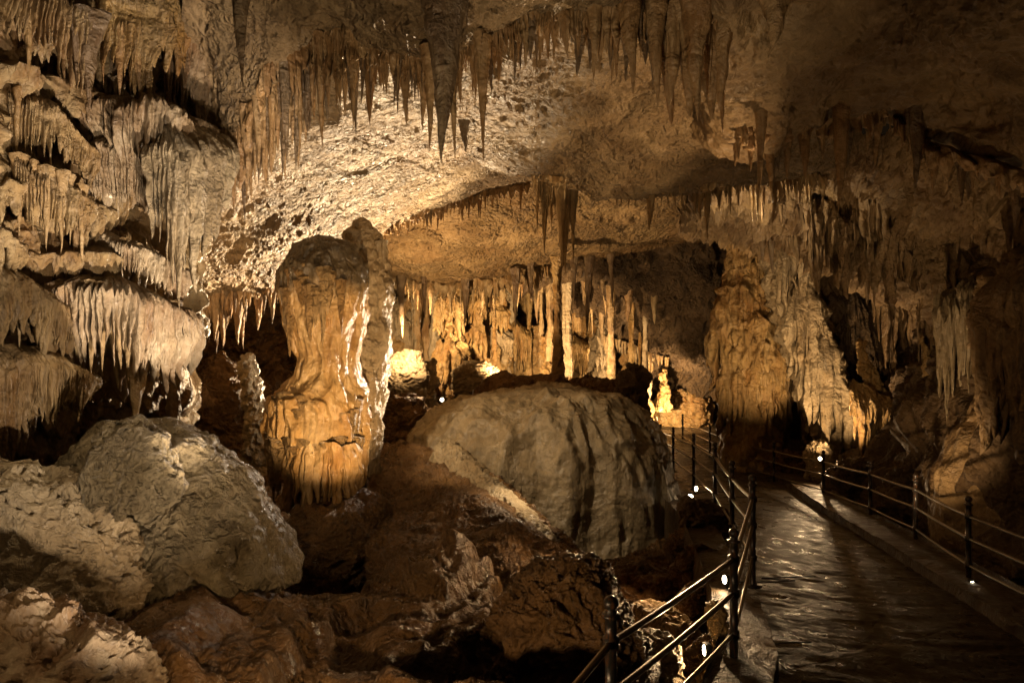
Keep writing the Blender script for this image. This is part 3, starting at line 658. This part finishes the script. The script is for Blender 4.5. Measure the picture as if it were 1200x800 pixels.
t = strip('bulging ribbed flowstone hanging at the right edge of the frame', [(300, 1190, 1260), (325, 1168, 1290), (350, 1156, 1300), (390, 1152, 1310), (430, 1158, 1310), (465, 1172, 1300), (490, 1184, 1280), (520, 1194, 1270)], 8.6, 'dim', 2.6, .13, seed=6)
skirt(t, 1234, 318, 150, 8.6, 190, M['dim'], 18, 350, 180, 300, bulge=.16, tooth=.35)
skirt(t, 1240, 352, 168, 8.6, 120, M['dim'], 22, 351, 178, 300, bulge=.06, tooth=.6)
skirt(t, 1236, 420, 160, 8.6, 90, M['dim'], 22, 352, 178, 300, bulge=.04, tooth=.6)
t = thing('flowstone_slope', 'smooth brown flowstone slope beside the path at the right edge', 'flowstone', P(1160, 640, 9))
form('body', [(455, 1175, 1250), (480, 1150, 1300), (520, 1125, 1330), (560, 1108, 1350), (600, 1104, 1360), (650, 1110, 1370), (700, 1120, 1380)], 9.4, M['dim'], d_flute(1.5, 0.12, 215, .13, .35), 200, 200, .8, t)
# low rocks beyond the right railing
for i, (px, py, w, h, d, lb, mk) in enumerate([(1000, 588, 70, 50, 13.2, 'dark boulder under the slanting buttress', 'dark'), (958, 552, 30, 36, 14.4, 'knobbly rock glowing above the floor lamp', 'pale'), (1060, 610, 60, 60, 11.4, 'dark wall-foot rock behind the third railing post', 'dark'), (930, 560, 50, 30, 15.6, 'low rock beside the column foot', 'brown')]):
    t = thing('rock', lb, 'rock', P(px, py, d))
    form('body', [(py-h, px-w*.12, px+w*.12), (py-h*.9, px-w*.3, px+w*.3), (py-h*.6, px-w*.45, px+w*.45), (py-h*.2, px-w*.5, px+w*.5), (py+10, px-w*.5, px+w*.5)], d, M[mk], d_rock(2.4, .12, 220+i*5, 1), 100, 90, .8, t)

# ------------------------------------------------------------------ railings
def tube(pts, r, seg=8):
    p = np.array(pts, float); n = len(p); tg = np.gradient(p, axis=0); tg /= np.linalg.norm(tg, axis=1)[:, None]
    up = np.array([0, 0, 1.0]); a = np.cross(tg, up); a /= np.maximum(np.linalg.norm(a, axis=1)[:, None], 1e-6); b = np.cross(tg, a)
    th = np.linspace(0, 2*np.pi, seg, endpoint=False)
    return (p[:, None] + r*(np.cos(th)[None, :, None]*a[:, None] + np.sin(th)[None, :, None]*b[:, None])), grid_faces(seg, n, True)
def lathe(prof, seg=16):
    th = np.linspace(0, 2*np.pi, seg, endpoint=False)
    V = np.array([[(r*math.cos(a), r*math.sin(a), z) for a in th] for z, r in prof])
    return V, grid_faces(seg, len(prof), True)
r = 0.028
prof = [(0, 0.0), (0, .085), (.012, .085), (.013, .04), (.03, r*1.3), (.06, r)]
for hh in (.26, .55, .79): prof += [(hh-.03, r), (hh-.026, r*1.4), (hh+.026, r*1.4), (hh+.03, r)]
prof += [ (.905, r), (.91, .044), (.925, .044), (.93, .024), (.94, .030)]
prof += [(.975+.036*math.sin(a), max(.036*math.cos(a), .0005)) for a in np.linspace(-1.0, math.pi/2, 9)]
POST = mesh('post', *lathe(prof), M['iron'])
def railing(label, posts, scale_h=None, group=None):
    t = thing('railing', label, 'railing', posts[0], group)
    for i, p in enumerate(posts):
        o = link('post', POST, t, p)
    for h, rr in ((.79, .017), (.55, .017), (.26, .015)):
        c = cr(np.array(posts)+[0, 0, h], 24*len(posts)) if len(posts) > 2 else np.linspace(np.array(posts[0])+[0, 0, h], np.array(posts[1])+[0, 0, h], 8)
        # rails run straight from post to post
        for a, b in zip(posts[:-1], posts[1:]):
            a = np.array(a)+[0, 0, h]; b = np.array(b)+[0, 0, h]
            V, F = tube(np.linspace(a, b, 6) - np.array([0, 0, 1])*0.012*np.sin(np.linspace(0, np.pi, 6))[:, None], rr)
            link('rail', mesh('rail', V, F, M['steel']), t)
    return t
def W_(px, base, d): return tuple(P(px, base, d))
Lp = [(-0.25, 1.75, -2.14), (.464, 3.2, -2.2), W_(860, 785, 4.85), W_(882, 686, 6.2), W_(858, 640, 8.0), W_(838, 600, 9.8), W_(813, 573, 12.3), W_(789, 552, 15.5), W_(774, 538, 19.5), W_(770, 522, 24)]
railing('black iron railing along the left side of the path', Lp)
Rp = [(4.62, 3.4, -2.52), (4.78, 5.4, -2.6), W_(1135, 690, 7.4), W_(1073, 642, 9.2), W_(1020, 614, 10.8), W_(965, 590, 12.9), W_(907, 571, 15), W_(865, 556, 17), W_(832, 540, 19), W_(800, 520, 23)]
railing('black iron railing along the right side of the path', Rp)

# ------------------------------------------------------------------ visible lamps
def box(sx, sy, sz):
    V = np.array([(a*sx/2, b*sy/2, c*sz/2) for c in (-1, 1) for b in (-1, 1) for a in (-1, 1)], float)
    return V, np.array([(0, 2, 3, 1), (4, 5, 7, 6), (0, 1, 5, 4), (2, 6, 7, 3), (0, 4, 6, 2), (1, 3, 7, 5)])
def rot(V, e): 
    from mathutils import Euler
    m = np.array(Euler(e).to_matrix()); return V @ m.T
def floodlamp(px, py, d, label, aim, watts, lens=(0.05, 0.07), color=WARM, angle=160, k=0.68):
    """small floor lamp: housing, glowing lens facing partly the camera, bracket; its own light sits on the lens"""
    c = P(px, py, d); t = thing('floor_lamp', label, 'lamp', c - np.array([0, 0, .06*k]))
    a = P(*aim)-c; 
    yaw = math.atan2(a[1], a[0]) - math.pi/2
    e = (0.0, 0.0, yaw)
    V, F = box(.12*k, .07*k, .12*k); V[:4, 1] *= .8
    V = rot(V, e) ; link('housing', mesh('housing', V, F, M['house']), t, c)
    th = np.linspace(0, 2*np.pi, 20, endpoint=False)
    rr = np.array([.0005, .6, .92, 1.0]); yy = np.array([.012, .010, .004, -.006])
    L_ = np.array([[(q*lens[0]*math.cos(b)*k, (.038+y)*k, q*lens[1]*math.sin(b)*k) for b in th] for q, y in zip(rr, yy)])
    L_ = rot(L_.reshape(-1, 3), e); link('lens', mesh('lens', L_, grid_faces(20, 4, True), M['lens']), t, c)
    V, F = box(.03*k, .03*k, .10*k); V = V + [0, -.02*k, -.09*k]; link('bracket', mesh('bracket', rot(V, e), F, M['house']), t, c)
    cp = c + np.array([0, 0, -.05*k]); rr_ = random.Random(int(px)); cb = [cp + np.array([rr_.uniform(.15, .3)*q*q - .05*q, .16*q, -.10*min(1, q*2)*k + .012*math.sin(q*7)]) for q in np.linspace(0, 2.2, 14)]
    V, F = tube(cb, .006, 6); link('cable', mesh('cable', V, F, M['house']), t)
    l = bpy.data.lights.new('lamp_light', 'SPOT'); l.energy = watts; l.color = color; l.shadow_soft_size = .03; l.spot_size = math.radians(angle); l.spot_blend = .7
    o = bpy.data.objects.new('lamp_light', l); C.objects.link(o); o.parent = t
    u = a/np.linalg.norm(a)
    o.location = Vector(c + u*.09*k) - t.location; o.rotation_euler = Vector(u).to_track_quat('-Z', 'Y').to_euler()
floodlamp(1140, 684, 7.25, 'small lamp at the foot of the nearest right railing post', (1080, 760, 5.6), 140, (.03, .055))
floodlamp(968, 584, 12.8, 'small lamp on the kerb below the far right railing post', (960, 700, 7), 12, (.04, .055))
floodlamp(961, 537, 14.0, 'bright floor lamp shining in front of the knobbly rock beyond the railing', (940, 700, 8), 55, (.05, .06))
floodlamp(851, 678, 6.35, 'small lamp hanging left of the railing post beside the ledge', (720, 800, 5.6), 5, (.035, .06))
floodlamp(829, 761, 5.0, 'lamp tucked against the golden rock at the bottom of the railing', (700, 760, 4.9), 20, (.03, .06))
floodlamp(809, 581, 10.4, 'lamp on the dark rubble beside the dome, the left of two', (790, 640, 8.5), 4, (.06, .05))
floodlamp(815, 572, 11.0, 'lamp on the path edge beside the dome, the right of two', (900, 640, 9), 6, (.04, .06))
floodlamp(766, 498, 22.0, 'bright far lamp at the bend of the path', (700, 560, 16), 40, (.16, .13), k=1)
floodlamp(518, 468, 18.0, 'lamp glowing on the floor behind the left shoulder of the dome', (500, 560, 12), 12, (.07, .07))

# ------------------------------------------------------------------ stalactite rows
fringe('stalactite_row', 'shadowed stalactite curtain hanging on the slanting lip left of the near ceiling', [(268, 172, 6.85, 30, 95), (282, 150, 6.75, 60, 110), (310, 110, 6.5, 70, 110), (340, 68, 6.3, 70, 130)], 48, seed=1, wr=(.10, .18), up=14)
fringe('stalactite_row', 'dense row of brown stalactites under the cream ceiling plate left of the big dark one', [(340, 64, 6.3, 50, 110), (400, 40, 6.2, 50, 120), (430, 58, 6.1, 40, 80), (500, 64, 6.05, 50, 90)], 75, seed=2, wr=(.09, .16), up=14)
fringe('stalactite_row', 'row of short brown stalactites right of the big dark one', [(500, 64, 6.05, 30, 80), (560, 46, 6.05, 30, 80), (612, 26, 6.1, 20, 60)], 42, seed=3, wr=(.10, .18), up=12)
fringe('stalactite_row', 'row of small stalactites along the thin lip at the top centre', [(612, 26, 6.1, 20, 55), (670, 12, 6.15, 30, 70), (740, -4, 6.2, 50, 110)], 34, seed=4, wr=(.14, .22), up=12, wmax=16)
fringe('stalactite_row', 'long orange brown stalactites at the top right of the centre', [(720, -8, 6.2, 60, 110), (790, -20, 6.25, 80, 150), (850, -30, 6.35, 90, 170)], 34, seed=5, wr=(.13, .2), wmax=26, up=14)
fringe('stalactite_row', 'stalactites hanging along the overhang from its left corner to the middle', [(860, 150, 7.9, 20, 70), (930, 140, 8.3, 20, 70), (985, 128, 8.3, 30, 90), (1040, 134, 8.2, 20, 50)], 34, seed=6, wr=(.14, .22), wmax=20)
fringe('stalactite_row', 'short stalactites along the right lip of the dark overhang', [(1050, 138, 8.1, 20, 40), (1100, 175, 7.8, 20, 60), (1200, 206, 7.2, 20, 60), (1260, 220, 7, 30, 60)], 30, seed=7, wr=(.14, .25), wmax=14)
fringe('stalactite_row', 'thin backlit stalactites along the lip of the broad panel', [(625, 202, 10.3, 8, 30), (700, 222, 10.5, 6, 18), (770, 221, 10.5, 6, 30), (850, 214, 10.5, 8, 40)], 44, 'stalp', seed=8, wr=(.12, .2), wmax=7, up=4)
fringe('stalactite_row', 'golden stalactites hanging in a bunch in the middle of the cave', [(628, 208, 12.2, 40, 90), (640, 210, 12.2, 50, 100), (655, 213, 12.2, 60, 110), (676, 218, 12.2, 40, 110)], 22, 'stalp', seed=9, wr=(.07, .11), wmax=11, dj=.5)
fringe('stalactite_row', 'small stalactites along the lower lip of the bright left panel', [(436, 272, 12.1, 8, 24), (470, 260, 12.4, 8, 26), (540, 236, 12.8, 8, 26), (620, 216, 13, 8, 30)], 50, 'stal', seed=10, wr=(.14, .22), wmax=7)
fringe('stalactite_row', 'drooping brown stalactite cluster under the low ceiling left of the club-shaped stalagmite', [(212, 350, 11, 20, 60), (240, 345, 11, 30, 70), (280, 338, 11, 30, 75), (322, 334, 11.1, 10, 40)], 44, seed=11, wr=(.12, .2), wmax=12, dj=.6)
fringe('stalactite_row', 'bright hanging frill under the furthest ceiling lip', [(448, 322, 20, 12, 30), (500, 334, 20, 10, 34), (560, 331, 20, 14, 50), (620, 318, 20, 14, 60), (660, 308, 20, 10, 36)], 56, 'stalp', seed=12, wr=(.10, .18), wmax=9, dj=1.2)
fringe('stalactite_row', 'backlit frill of stalactites hanging beside the top of the massive column', [(815, 215, 11.5, 10, 36), (860, 214, 11.4, 14, 50), (920, 205, 11.2, 14, 50), (970, 210, 11, 12, 40)], 50, 'stalp', seed=13, wr=(.10, .17), wmax=8, dj=.6)

SOLO = [(520, -30, 5.2, 222, 54, 'stalg', 'largest dark stalactite hanging at the top centre of the frame'),
        (529, 20, 5.25, 170, 15, 'stal', 'slim brown stalactite fused to the right side of the largest dark one'),
        (282, -40, 4.6, 143, 22, 'stalg', 'single dark stalactite hanging before the rough lit rock at upper left'),
        (503, 60, 5.8, 120, 15, 'stal', 'stalactite just left of the largest dark one'),
        (566, 48, 5.9, 144, 15, 'stal', 'slender stalactite right of the largest dark one, longest of its row'),
        (546, -20, 5.4, 52, 10, 'stalg', 'stubby stalactite on the cream ceiling plate'),
        (544, 150, 6.6, 28, 9, 'stalg', 'tiny stalactite between the two longest at the top centre'),
        (893, 60, 7.6, 180, 30, 'stal', 'long brown stalactite at the left end of the dark overhang'),
        (988, 86, 7.9, 165, 46, 'stal', 'wide fluted stalactite in the middle of the dark overhang'),
        (1074, 118, 7.7, 106, 30, 'stalg', 'smooth dark stalactite under the right part of the overhang'),
        (905, -60, 5.8, 116, 50, 'stal', 'thick blunt stalactite at the top edge right of the long orange ones'),
        (845, 60, 7.4, 100, 38, 'stal', 'plump drop-shaped stalactite below the long orange ones'),
        (762, 218, 11.0, 52, 12, 'stalp', 'lone bright stalactite right of the golden bunch'),
        (829, 210, 11.0, 72, 11, 'stalp', 'bright thin stalactite left of the massive column'),
        (723, 212, 10.8, 30, 9, 'stal', 'short stalactite between the golden bunch and the lone bright one'),
        (657, 205, 11.8, 110, 15, 'stalp', 'thickest stalactite of the golden bunch'),
        (663, -10, 6.1, 76, 26, 'stal', 'pale stubby stalactite near the start of the orange ones'),
        (697, -16, 6.1, 112, 22, 'stal', 'pale brown stalactite under the thin lip at the top'),
        (738, -30, 6.1, 145, 30, 'stal', 'broad brown stalactite left of the tallest orange ones'),
        (766, -30, 6.2, 158, 26, 'stal', 'pointed orange brown stalactite in the top right group'),
        (815, -40, 6.2, 182, 40, 'stal', 'largest orange brown stalactite in the top right group'),
        (104, 20, 5.3, 110, 30, 'stalg', 'grey blade-like stalactite before the left wall'),
        (164, 380, 6.2, 122, 40, 'stalp', 'pillar-like drip reaching down to the pale boulder'),
        (135, 360, 6.1, 96, 16, 'stalp', 'pointed pale stalactite beside the pillar-like drip'),
        (90, 200, 5.75, 140, 13, 'stal', 'long tan stalactite on the left wall above the lower tier'),
        (62, 215, 5.7, 112, 11, 'stal', 'thin tan stalactite left of the long one on the left wall'),
        (232, 250, 7.6, 70, 14, 'stal', 'small dark stalactite at the right edge of the left wall')]
for (px, py, d, L, w, k, lb) in SOLO:
    e_ = 95 if (py > 50 and px > 830 and py < 130) else 10
    stal(px, py-e_, d, L+e_, w*(.8 if e_ > 20 else 1), k, None, lb, v={3: 1, 4: 4, 5: 2, 0: 0, 1: 1, 2: 2}[R.randrange(6)])

# thin full-height column in the middle distance
t = thing('column', 'thin dark column joining ceiling and floor behind the dome', 'column', P(654, 480, 17.5))
form('body', [(300, 646, 660), (330, 649, 657), (370, 648, 657), (410, 648, 660), (450, 646, 663), (480, 640, 670), (500, 630, 680)], 17.5, M['stalg' if 0 else 'orange'], d_flute(3, .05, 400, .2, .8), 60, 160, .9, t)

# ------------------------------------------------------------------ left wall tiers
def tier(label, pts, lens, mk, ribs, tooth, bulge, seed, nst=0, lr=(30, 60)):
    e = thing('flowstone_tier', label, 'flowstone', P(*pts[len(pts)//2]))
    curtain('drapery', pts, lens, M[mk], ribs, tooth, bulge, seed, e)
    rs = random.Random(seed)
    for i in range(nst):
        u = (i+rs.uniform(.2, .8))/nst*(len(pts)-1); j = int(u); f = u-j
        a = np.array(pts[j])*(1-f)+np.array(pts[min(j+1, len(pts)-1)])*f; l = lens[j]*(1-f)+lens[min(j+1, len(lens)-1)]*f
        q = rs.uniform(*lr); stal(a[0], a[1]+l*.05, a[2]-bulge*.2, l*.8+q, (q+l*.3)*rs.uniform(.16, .26), 'stal' if mk == 'orange' else 'stalp', e)
    return e
tier('brown fluted drapery hanging from the top of the left wall', [(108, -40, 5.7), (140, -42, 5.9), (175, -38, 6.1), (205, -30, 6.5)], [120, 150, 130, 110], 'orange', 22, .5, 0.19, 501, 5, (20, 40))
tier('dark brown drapery in the top left corner of the frame', [(-60, -60, 4.6), (0, -50, 5), (50, -30, 5.2), (92, -10, 5.4)], [120, 130, 110, 100], 'tan', 26, .5, 0.19, 502, 3, (20, 40))
tier('tan tier on the upper left wall above the long tan stalactites', [(10, 92, 5.3), (45, 108, 5.4), (80, 140, 5.6), (100, 165, 5.8)], [90, 80, 60, 60], 'tan', 26, .5, 0.10, 503, 3, (15, 30))
tier('tan toothed tier on the left wall hung with long stalactites', [(15, 170, 5.25), (45, 185, 5.35), (75, 195, 5.45), (102, 215, 5.7)], [80, 75, 80, 80], 'tan', 24, .6, 0.12, 504, 6, (20, 50))
tier('white rounded hood of flowstone in the middle of the left wall', [(120, 120, 6.1), (145, 108, 6.0), (180, 112, 6.1), (215, 130, 6.4), (245, 160, 7)], [60, 70, 90, 80, 60], 'wall', 30, .5, 0.21, 505)
tier('grey finely ribbed drapery left of the white bladed one', [(108, 160, 6), (130, 152, 5.95), (155, 160, 6.0), (172, 175, 6.1)], [90, 100, 95, 70], 'wall', 26, .35, 0.14, 506)
tier('tall grey white bladed drapery on the left wall', [(180, 160, 6.0), (200, 140, 5.95), (225, 138, 6.2), (246, 158, 6.7)], [120, 165, 170, 90], 'pale', 20, .45, 0.15, 507)
tier('narrow toothed tier sloping right below the ribbed drapery', [(100, 280, 6.1), (135, 272, 6.1), (170, 285, 6.2), (212, 305, 6.6)], [46, 48, 48, 50], 'wall', 34, .5, 0.14, 508, 6, (8, 20))
tier('wide toothed tier of pale pinkish drips in the middle of the left wall', [(74, 335, 5.9), (105, 322, 5.8), (145, 328, 5.9), (185, 342, 6.2), (215, 352, 6.7)], [80, 100, 110, 90, 80], 'wall', 34, .6, 0.21, 509, 10, (15, 45))
tier('brown ragged tier at the left edge above the lowest one', [(-60, 300, 4.8), (0, 305, 5.2), (50, 330, 5.5), (80, 350, 5.7)], [90, 90, 70, 60], 'tan', 26, .45, 0.12, 510, 3, (10, 25))
tier('lowest ribbed tan tier at the left edge of the frame', [(-70, 395, 4.8), (0, 400, 5.2), (50, 408, 5.45), (92, 425, 5.7)], [120, 115, 95, 60], 'tan', 36, .35, 0.15, 511, 0)
tier('rough fluted drapery by the upper right part of the left wall', [(190, 20, 6.5), (215, 25, 6.6), (240, 60, 6.9)], [110, 100, 80], 'wall', 14, .5, 0.19, 512)
strip('dark tapering pillar at the right end of the left wall', [(290, 200, 214), (340, 198, 216), (400, 196, 216), (450, 196, 212), (500, 196, 211), (530, 194, 212)], 7.5, 'tan', 3, .03, seed=12)

wf = thing('flowstone_wall', 'many small broken drapery tiers covering the left wall between the large tiers', 'flowstone', P(110, 300, 6.2))
rs = random.Random(77)
for i in range(64):
    px = rs.uniform(-20, 205); py = rs.uniform(-20, 440); w = rs.uniform(25, 60); L = rs.uniform(24, 60)
    dd = float(np.interp(px, x_w, base_w)) - rs.uniform(.0, .26)
    tl = rs.uniform(-.3, .5)
    pts = [(px+w*k, py+w*k*tl+6*abs(k)*4, dd+ .25*k + abs(k)*.25) for k in (-.6, -.25, .1, .45, .7)]
    curtain('drapery', pts, [L*.4, L, L*rs.uniform(.8, 1.3), L, L*.4], M['wall' if px > 110 else 'tan'], int(w/4.5), .65, rs.uniform(.08, .2), 600+i, wf, nv=20)
# ------------------------------------------------------------------ far chamber
FC = [(462, 380, 330, 470, 20, 'short pale column at the left end of the far chamber'), (480, 335, 400, 440, 22, 'pale drapery-like column in the left of the far chamber'),
      (528, 330, 470, 0, 22, 'stacked amber column in the far chamber in front of the lamps'), (508, 420, 480, 0, 14, 'dark pointed stalagmite left of the stacked amber column'),
      (560, 330, 430, 0, 13, 'pale slim column right of the stacked amber one'), (580, 345, 425, 0, 22, 'broad ribbed column in the centre of the far chamber'),
      (592, 330, 440, 0, 10, 'thin column at the right side of the broad ribbed one'), (627, 380, 440, 0, 24, 'wide greenish column at the back of the far chamber'),
      (640, 395, 440, 0, 14, 'pale lumpy column before the thin dark one'), (703, 375, 450, 0, 14, 'bright twin-stranded column right of the thin dark one'),
      (735, 405, 450, 0, 12, 'slender beaded column between the twin-stranded one and the bend'), (777, 432, 470, 0, 14, 'bright ringed stalagmite by the bend of the path'),
      (755, 430, 500, 0, 8, 'white splashed pillar beside the far lamp'), (546, 340, 420, 0, 10, 'narrow column left of the pale slim one'), (498, 350, 405, 0, 16, 'hanging pale lobe in the far chamber')]
for i, (px, y0, y1, _, w, lb) in enumerate(FC):
    d = 23.5 + (i % 4)*0.8 if px < 690 else 25
    if px == 528: d = 21.6
    if px == 508: d = 18.2
    if y1 < y0: y0, y1 = 350, 440
    st_ = 'stalagmite' in lb
    ks = np.linspace(0, 1, 9)
    ww = [w*(.12+.5*k**.8 if st_ else .36 + .14*abs(math.cos(k*3.1)) + .12*k*k) for k in ks]
    t = thing('stalagmite' if st_ else 'column', lb, 'stalagmite' if st_ else 'column', P(px, y1, d))
    form('body', [(y0+(y1+12-y0)*k, px-q, px+q) for k, q in zip(ks, ww)], d, M['orange' if i % 3 else 'pale'], d_flute(2.2, .12, 410+i, .3, 1.2), 70, 120, .9, t)
    if not st_ and y1-y0 > 60:
        skirt(t, px, y0+(y1-y0)*.5, w*1.15, d, (y1-y0)*.35, M['pale' if i % 2 else 'orange'], 8, 480+i, bulge=.12)
        skirt(t, px, y0+12, w*1.1, d, (y1-y0)*.4, M['orange' if i % 3 else 'pale'], 9, 430+i, bulge=.08)
rs = random.Random(33)
cm = []
for s in range(5):
    T = np.linspace(0, 1, 40); th = np.linspace(0, 2*np.pi, 14, endpoint=False); TT, TH = np.meshgrid(T, th, indexing='ij')
    r = .55+.45*np.abs(np.cos(TT*2.6+.3)) + .35*fbm(np.stack([np.cos(TH), np.sin(TH), TT*9+s*4], -1)*1.0, 3, 20+s) + .25*(1-2*np.abs(perlin(np.stack([np.cos(TH)*2, np.sin(TH)*2, TT*1.5], -1), s)))
    cm.append(mesh('column', np.stack([r*np.cos(TH), r*np.sin(TH), -TT], -1), grid_faces(14, 40, True), M[['pale', 'orange', 'capless', 'pale', 'tan'][s]]))
for i in range(90):
    px = rs.uniform(444, 770); top = float(np.interp(px, [448, 560, 640, 735], [330, 322, 318, 345])); d = rs.uniform(22.5, 27.5)
    w = rs.choice([5, 6, 8, 10, 13]); hang = rs.random() < .5
    L = rs.uniform(28, 75) if hang else rs.uniform(100, 135)
    o = link('column' if not hang else 'stalactite', cm[i % 5] if not hang else STAL['stalp' if i % 3 else 'stal'][i % 6], None, P(px, top-8, d))
    o.scale = (w/2*d/800, w/2*d/800, L*d/800); o.rotation_euler = (0, 0, rs.uniform(0, 6))
    if hang: tag(o, 'slim %s stalactite among many hanging in the far chamber %s the thin dark column' % (('pale' if i % 3 else 'brown'), ('left of' if px < 654 else 'right of')), 'stalactite', 'slim %s stalactites in the far chamber %s' % (('pale' if i % 3 else 'brown'), ('left' if px < 654 else 'right')))
    else: tag(o, 'slim column among many standing in the far chamber %s the thin dark column' % ('left of' if px < 654 else 'right of'), 'column', 'slim columns in the far chamber %s' % ('left' if px < 654 else 'right'))
for i, (px, top, L, w, d) in enumerate([(470, 326, 70, 9, 19.6), (497, 330, 44, 8, 19.4), (545, 330, 58, 8, 19.4), (604, 322, 66, 9, 19.2), (622, 316, 40, 7, 19.4), (690, 306, 92, 9, 19.8), (716, 302, 60, 8, 19.8), (672, 308, 50, 7, 19.6)]):
    stal(px, top-10, d, L+10, w, 'stalg', None, 'shadowed stalactite hanging from the furthest ceiling lip before the lit far chamber', 'shadowed stalactites before the far chamber')
for i, (pts, lens, lb) in enumerate([([(455, 352, 25), (480, 345, 25.4), (510, 350, 25.6)], [50, 60, 50], 'pale toothed drapery at the left of the far chamber'),
        ([(535, 345, 26.4), (570, 338, 26), (606, 345, 26)], [70, 80, 90], 'tall ribbed drapery in the centre of the far chamber'),
        ([(452, 392, 23.5), (478, 385, 23.6), (505, 396, 24)], [40, 46, 36], 'low bright drapery lobes at the left foot of the far chamber'),
        ([(508, 362, 25), (528, 356, 25), (552, 366, 25.2)], [50, 56, 50], 'bright drapery behind the stacked amber column'),
        ([(560, 380, 25), (590, 372, 24.8), (622, 384, 25)], [56, 64, 50], 'second row of bright drapery in the centre of the far chamber'),
        ([(655, 350, 25), (680, 352, 25), (712, 366, 25.4)], [60, 70, 60], 'dim drapery just right of the thin dark column'),
        ([(640, 398, 24), (668, 392, 24), (690, 402, 24)], [44, 50, 40], 'low drapery at the foot of the thin dark column'),
        ([(600, 375, 27.2), (630, 366, 27), (655, 378, 27)], [60, 50, 60], 'low ragged drapery above the greenish column'),
        ([(690, 340, 25.5), (730, 360, 26), (760, 385, 26.4)], [50, 60, 60], 'dim drapery on the slanting ceiling right of the far chamber'),
        ([(780, 420, 30), (805, 425, 30), (840, 445, 30.5)], [46, 44, 40], 'orange lit drapery beyond the bend of the path')]):
    e = thing('flowstone_tier', lb, 'flowstone', P(*pts[1])); curtain('drapery', pts, lens, M['orange' if i > 2 else 'pale'], 22, .6, .35, 450+i, e)
for i, (px, py, w, h, d, lb, mk) in enumerate([(560, 452, 60, 26, 20.5, 'low white rock lit by the far chamber lamps', 'pale'), (480, 445, 50, 36, 20.5, 'bright crusted rock left of the stacked amber column', 'pale'),
        (620, 478, 130, 38, 17.0, 'dark rounded mound between the dome and the far chamber', 'brown'), (700, 478, 110, 34, 18.5, 'brown slope right of the thin dark column', 'brown'),
        (478, 520, 70, 60, 15.0, 'brown rock slope behind the right side of the grey column', 'brown'), (800, 480, 70, 24, 27, 'low amber rock beyond the far lamp', 'orange'), (745, 540, 50, 110, 14.5, 'dark ragged rock at the right shoulder of the dome', 'dark')]):
    t = thing('rock', lb, 'rock', P(px, py, d))
    form('body', [(py-h, px-w*.12, px+w*.12), (py-h*.9, px-w*.3, px+w*.3), (py-h*.6, px-w*.45, px+w*.45), (py-h*.2, px-w*.5, px+w*.5), (py+30, px-w*.5, px+w*.5)], d, M[mk], d_rock(1.6, .2, 460+i*5, 1), 120, 100, .7, t)

rs = random.Random(91)
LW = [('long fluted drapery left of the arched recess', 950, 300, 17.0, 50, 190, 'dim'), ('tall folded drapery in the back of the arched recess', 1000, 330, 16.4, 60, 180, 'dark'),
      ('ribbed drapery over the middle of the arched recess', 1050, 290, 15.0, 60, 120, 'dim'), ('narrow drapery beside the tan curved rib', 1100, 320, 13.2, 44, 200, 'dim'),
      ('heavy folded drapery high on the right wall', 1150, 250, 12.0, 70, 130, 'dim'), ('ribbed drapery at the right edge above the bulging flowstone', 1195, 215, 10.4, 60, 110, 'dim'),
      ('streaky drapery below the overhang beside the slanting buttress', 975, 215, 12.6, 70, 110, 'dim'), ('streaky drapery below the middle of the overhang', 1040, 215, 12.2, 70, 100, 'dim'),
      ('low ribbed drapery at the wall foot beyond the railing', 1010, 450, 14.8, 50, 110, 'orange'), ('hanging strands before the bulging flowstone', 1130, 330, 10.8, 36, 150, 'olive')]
for i, (lb, px, py, d, w, L, mk) in enumerate(LW):
    e = thing('flowstone_drapery', lb, 'flowstone', P(px, py, d))
    for k in range(3):
        cx = px + rs.uniform(-.4, .4)*w; yy = py + rs.uniform(-15, 25)
        pts = [(cx+w*q*.6, yy+10*abs(q)+w*q*.3, d-.2*k-.3*(1-abs(q))) for q in (-.6, -.2, .2, .6)]
        curtain('drapery', pts, [L*.6, L*rs.uniform(.7, 1.1), L, L*.5], M[mk], 8, .75, .22, 700+i*5+k, e, nv=34)
for i, (lb, ln, n) in enumerate([('dripping strands along the back edge of the frilled ceiling', [(900, 250, 13.2, 20, 70), (980, 262, 12.9, 20, 90), (1060, 285, 12.3, 20, 80), (1140, 300, 11.2, 20, 70), (1200, 300, 10.6, 20, 60)], 60),
        ('dripping strands in the middle of the frilled ceiling', [(880, 210, 12.2, 14, 50), (960, 215, 12.2, 20, 60), (1040, 225, 11.8, 20, 60), (1120, 245, 10.8, 20, 60), (1200, 255, 10, 20, 50)], 60)]):
    fringe('stalactite_row', lb, ln, n, 'stald', seed=60+i, wr=(.12, .24), wmax=13, dj=.8, up=10, root=False)

fringe('stalactite_row', 'dim strands hanging from the ceiling that slants down right of the far chamber', [(668, 318, 22.4, 14, 50), (720, 350, 24, 14, 60), (780, 388, 25.6, 14, 60), (838, 420, 27, 14, 50)], 46, 'stald', seed=71, wr=(.14, .26), wmax=12, dj=1.0, root=False)
fringe('stalactite_row', 'dim strands on the upper slanting ceiling left of the massive column', [(690, 296, 21.6, 14, 40), (750, 318, 22.6, 14, 50), (820, 350, 24, 14, 50), (846, 380, 24, 14, 50)], 40, 'stald', seed=72, wr=(.14, .26), wmax=12, dj=1.0, root=False)
fringe('stalactite_row', 'bright little stalactites arching above the ringed stalagmite', [(706, 398, 24.5, 10, 34), (740, 408, 24.6, 10, 30), (765, 420, 24.8, 8, 24), (785, 425, 25, 8, 20)], 30, 'stalp', seed=73, wr=(.12, .22), wmax=7, dj=.6, root=False)
